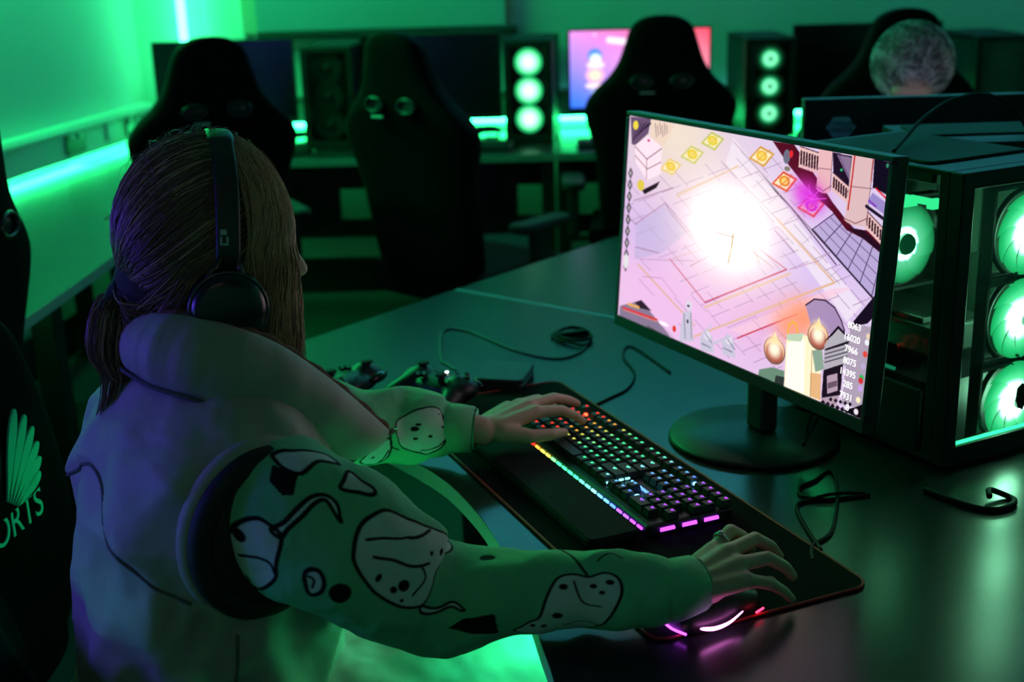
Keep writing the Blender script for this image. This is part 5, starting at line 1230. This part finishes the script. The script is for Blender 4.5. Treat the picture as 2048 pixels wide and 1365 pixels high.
mbb.grid(rows, closed_v=True); mbb.f += [list(range(16))[::-1], [(NB - 1) * 16 + k for k in range(16)]]; mbb.mi += [0, 0]; mbb.sm += [False, False]
band = obj('headband', mbb, bandm, hs)
markm = M('headband_mark', (.55, .57, .56), .5)
for q in (1, -1):
    mk = MB()
    def HM_(u, v, ww, hh): mk.box((0, 0, 0), (.001, .001, .001)) if 0 else mk.add([HL(-.001 + u + x, q * (.1068), .036 + v + y) for x, y in ((-ww / 2, -hh / 2), (ww / 2, -hh / 2), (ww / 2, hh / 2), (-ww / 2, hh / 2))] + [HL(-.001 + u + x, q * (.1060), .036 + v + y) for x, y in ((-ww / 2, -hh / 2), (ww / 2, -hh / 2), (ww / 2, hh / 2), (-ww / 2, hh / 2))], [(0, 1, 2, 3), (7, 6, 5, 4), (0, 4, 5, 1), (1, 5, 6, 2), (2, 6, 7, 3), (3, 7, 4, 0)])
    HM_(-.001, .0055, .007, .006); HM_(-.0035, -.004, .0022, .009); HM_(.0035, -.004, .0022, .009); HM_(0, -.0085, .009, .002)
    obj('maker_mark', mk, markm, band)
    yk = obj('yoke', MB().tube([HL(.012, q * .104, .012), HL(.020, q * .106, -.008), HL(.030, q * .104, -.03)], .003, 8).tube([HL(-.004, q * .104, .012), HL(-.018, q * .106, -.008), HL(-.028, q * .104, -.03)], .003, 8), M('yoke_metal', (.1, .08, .08), .3, .9), hs)
    Rq = HRm @ Matrix.Rotation(-q * PI / 2, 3, 'X')     # local z -> outwards
    cup = MB().lathe([(.001, .0), (.040, .0), (.0435, .004), (.0435, .012), (.040, .020), (.034, .0245), (.020, .027), (.001, .0275)], seg=40)
    cush = MB().lathe([(.020, -.016), (.030, -.020), (.040, -.017), (.044, -.008), (.042, .002), (.020, .002)], seg=40)
    rimg = MB().ring((0, 0, .0135), .0435, .0022, 40, 8, 'z')
    base = HL(.004, q * .096, -.047)
    for b in (cup, cush, rimg): b.v = [tuple(Rq @ Vector(p) + base) for p in b.v]
    cp = obj('ear_cup', cup, M('cup_black', (.012, .012, .013), .25), hs); obj('ear_cushion', cush, leather, cp); obj('cup_rim', rimg, M('rim_gloss', (.12, .1, .11), .18, .8), cp)

lo = make_chair('low-backed black chair under the seated woman', [(.46, .14), (.50, .155), (.56, .16), (.64, .16), (.70, .14), (.73, .10), (.735, .04)], slots=False, seat_z=.375, arms=False); del lo['group']; lo.name = 'office_chair'
lo.location = P0 - f_ * .215; lo.rotation_euler = (0, 0, math.atan2(f_.y, f_.x) - PI / 2)

# --- the man beyond
g_ = Vector((-.22, -1, 0)).normalized(); M0 = Vector((.885, 3.36, 0)); Mc = Vector((.872, 3.20, 1.128))
mo_ = thing('person', 'grey-haired man looking down behind the monitor with the hexagon badge', 'person', M0)
sg_ = g_.cross(UP); BM = lambda a, b, c: M0 + g_ * a + sg_ * b + UP * c
DZ = -.02
marms = {q: (BM(.03, q * .19, .95), BM(.10, q * .25, .74), BM(.33, q * .12, .772), g_, -sg_ * q, FL, TLh) for q in (1, -1)}
mlegs = {q: (BM(.10, q * .10, .53), BM(.46, q * .12, .52), BM(.44, q * .12, .09)) for q in (1, -1)}
HMn, RMn, _ = build_body(mo_, M0, g_, Mc, Vector((-.2, -.74, -.64)), marms, mlegs, {1: marms[1][0], -1: marms[-1][0]}, .0055)
ghair = M('grey_hair', (.22, .23, .235), .55, noise=.3, scale=20)
mb = MB().ell(HMn(-.022, 0, .034), (.094, .086, .088), 30, 18, RMn)
for q in (1, -1): mb.ell(HMn(-.02, q * .066, .012), (.05, .018, .04), 18, 12, RMn)
gh = blob('hair', mb, ghair, mo_, .005, 2, world=True)
HB = MB()
for i in range(1900):
    d0 = nrm3((rng.uniform(-1, .85), rng.normal() * .8, rng.uniform(-.1, 1))); t_ = nrm3(np.cross(d0, (0.4 + .4 * rng.normal(), .5 * rng.normal(), 1))); L = rng.uniform(.02, .05); pts = []
    for t in np.linspace(0, 1, 7):
        d = nrm3(d0 + t_ * L * 11 * t); k = 1.0 + .09 * math.sin(PI * t * .7) * rng.uniform(.4, 1); pts.append((d[0] * .098 * k - .022, d[1] * .092 * k, d[2] * .094 * k + .032))
    n = len(pts); HB.tube([HMn(*p) for p in pts], [.0013 * (1 - .5 * j / (n - 1)) for j in range(n)], 3, int(math.sin(d0[0] * 7 + d0[1] * 11) + rng.normal() * .5 > .1), caps=False)
obj('hair_strands', HB, [M('grey_hair_strands', (.16, .165, .17), .45, noise=.5, scale=14), M('white_hair_strands', (.62, .64, .66), .4, noise=.2, scale=14)], gh)
shm = M('dark_shirt', (.02, .022, .03), .8, bump=.2)
mb = MB().cap(BM(0, 0, .56), .155, BM(.02, 0, .84), .15).cap(BM(.03, -.12, .92), .085, BM(.03, .12, .92), .085)
for q in (1, -1): mb.cap(marms[q][0], .07, marms[q][1], .058).cap(marms[q][1], .056, marms[q][2] - g_ * .04, .04)
blob('shirt', mb, shm, mo_, .008, 4, world=True)
mb = MB().ell(BM(0, 0, .52), (.16, .17, .10))
for q in (1, -1): mb.cap(mlegs[q][0], .10, mlegs[q][1], .08).cap(mlegs[q][1], .075, mlegs[q][2], .055)
blob('trousers', mb, shm, mo_, .009, 3, world=True)
for q in (1, -1): k = mlegs[q][2]; obj('shoe', MB().ell(Vector((k.x, k.y, .045)) + g_ * .06, (.125, .045, .045), 20, 10, (0, 0, math.atan2(g_.y, g_.x))), M('shoe_dark', (0, 0, 0)), mo_, world=True)
lm = make_chair('low-backed black chair under the grey-haired man', [(.46, .16), (.50, .19), (.56, .205), (.64, .205), (.70, .18), (.73, .12), (.735, .04)], slots=False, seat_z=.36, arms=False); del lm['group']; lm.name = 'office_chair'
lm.location = M0 - g_ * .25; lm.rotation_euler = (0, 0, math.atan2(g_.y, g_.x) - PI / 2)

# ------------------------------------------------------------------ unseen lamps added above the frame
led('light_strip', 'added green light strip high on the left wall, above the frame', (XW(3.4) + .10, 3.4, 2.2), (XW(5.1) + .10, 5.1, 2.2), .014, 190, (.012, 1, .22))  # unseen strip added to wash the upper left wall green
led('added_light_strip', 'added teal light strip along the top of the back wall, above the frame', (-.9, YB - .12, 2.6), (3.1, YB - .12, 2.6), .014, 44, (.06, .52, .70))  # unseen strip added to tint the upper back wall teal
tl = thing('ceiling_fill_light', 'added dim warm white fill panel on the ceiling behind the camera', 'lamp', (-.3, -.75, ZC - .02), 0)  # unseen panel added as neutral fill on the vest
obj('frame', MB().box((0, 0, .005), (1.24, .64, .03)), white_plastic, tl); obj('diffuser', MB().box((0, 0, -.012), (1.18, .58, .006)), EM('fill_panel_dim', (1, .86, .66), .55), tl)
wd = SC.world or bpy.data.worlds.new('world'); SC.world = wd; wd.use_nodes = True
wd.node_tree.nodes['Background'].inputs['Color'].default_value = (.01, .03, .03, 1); wd.node_tree.nodes['Background'].inputs['Strength'].default_value = .05
bpy.context.view_layer.update()
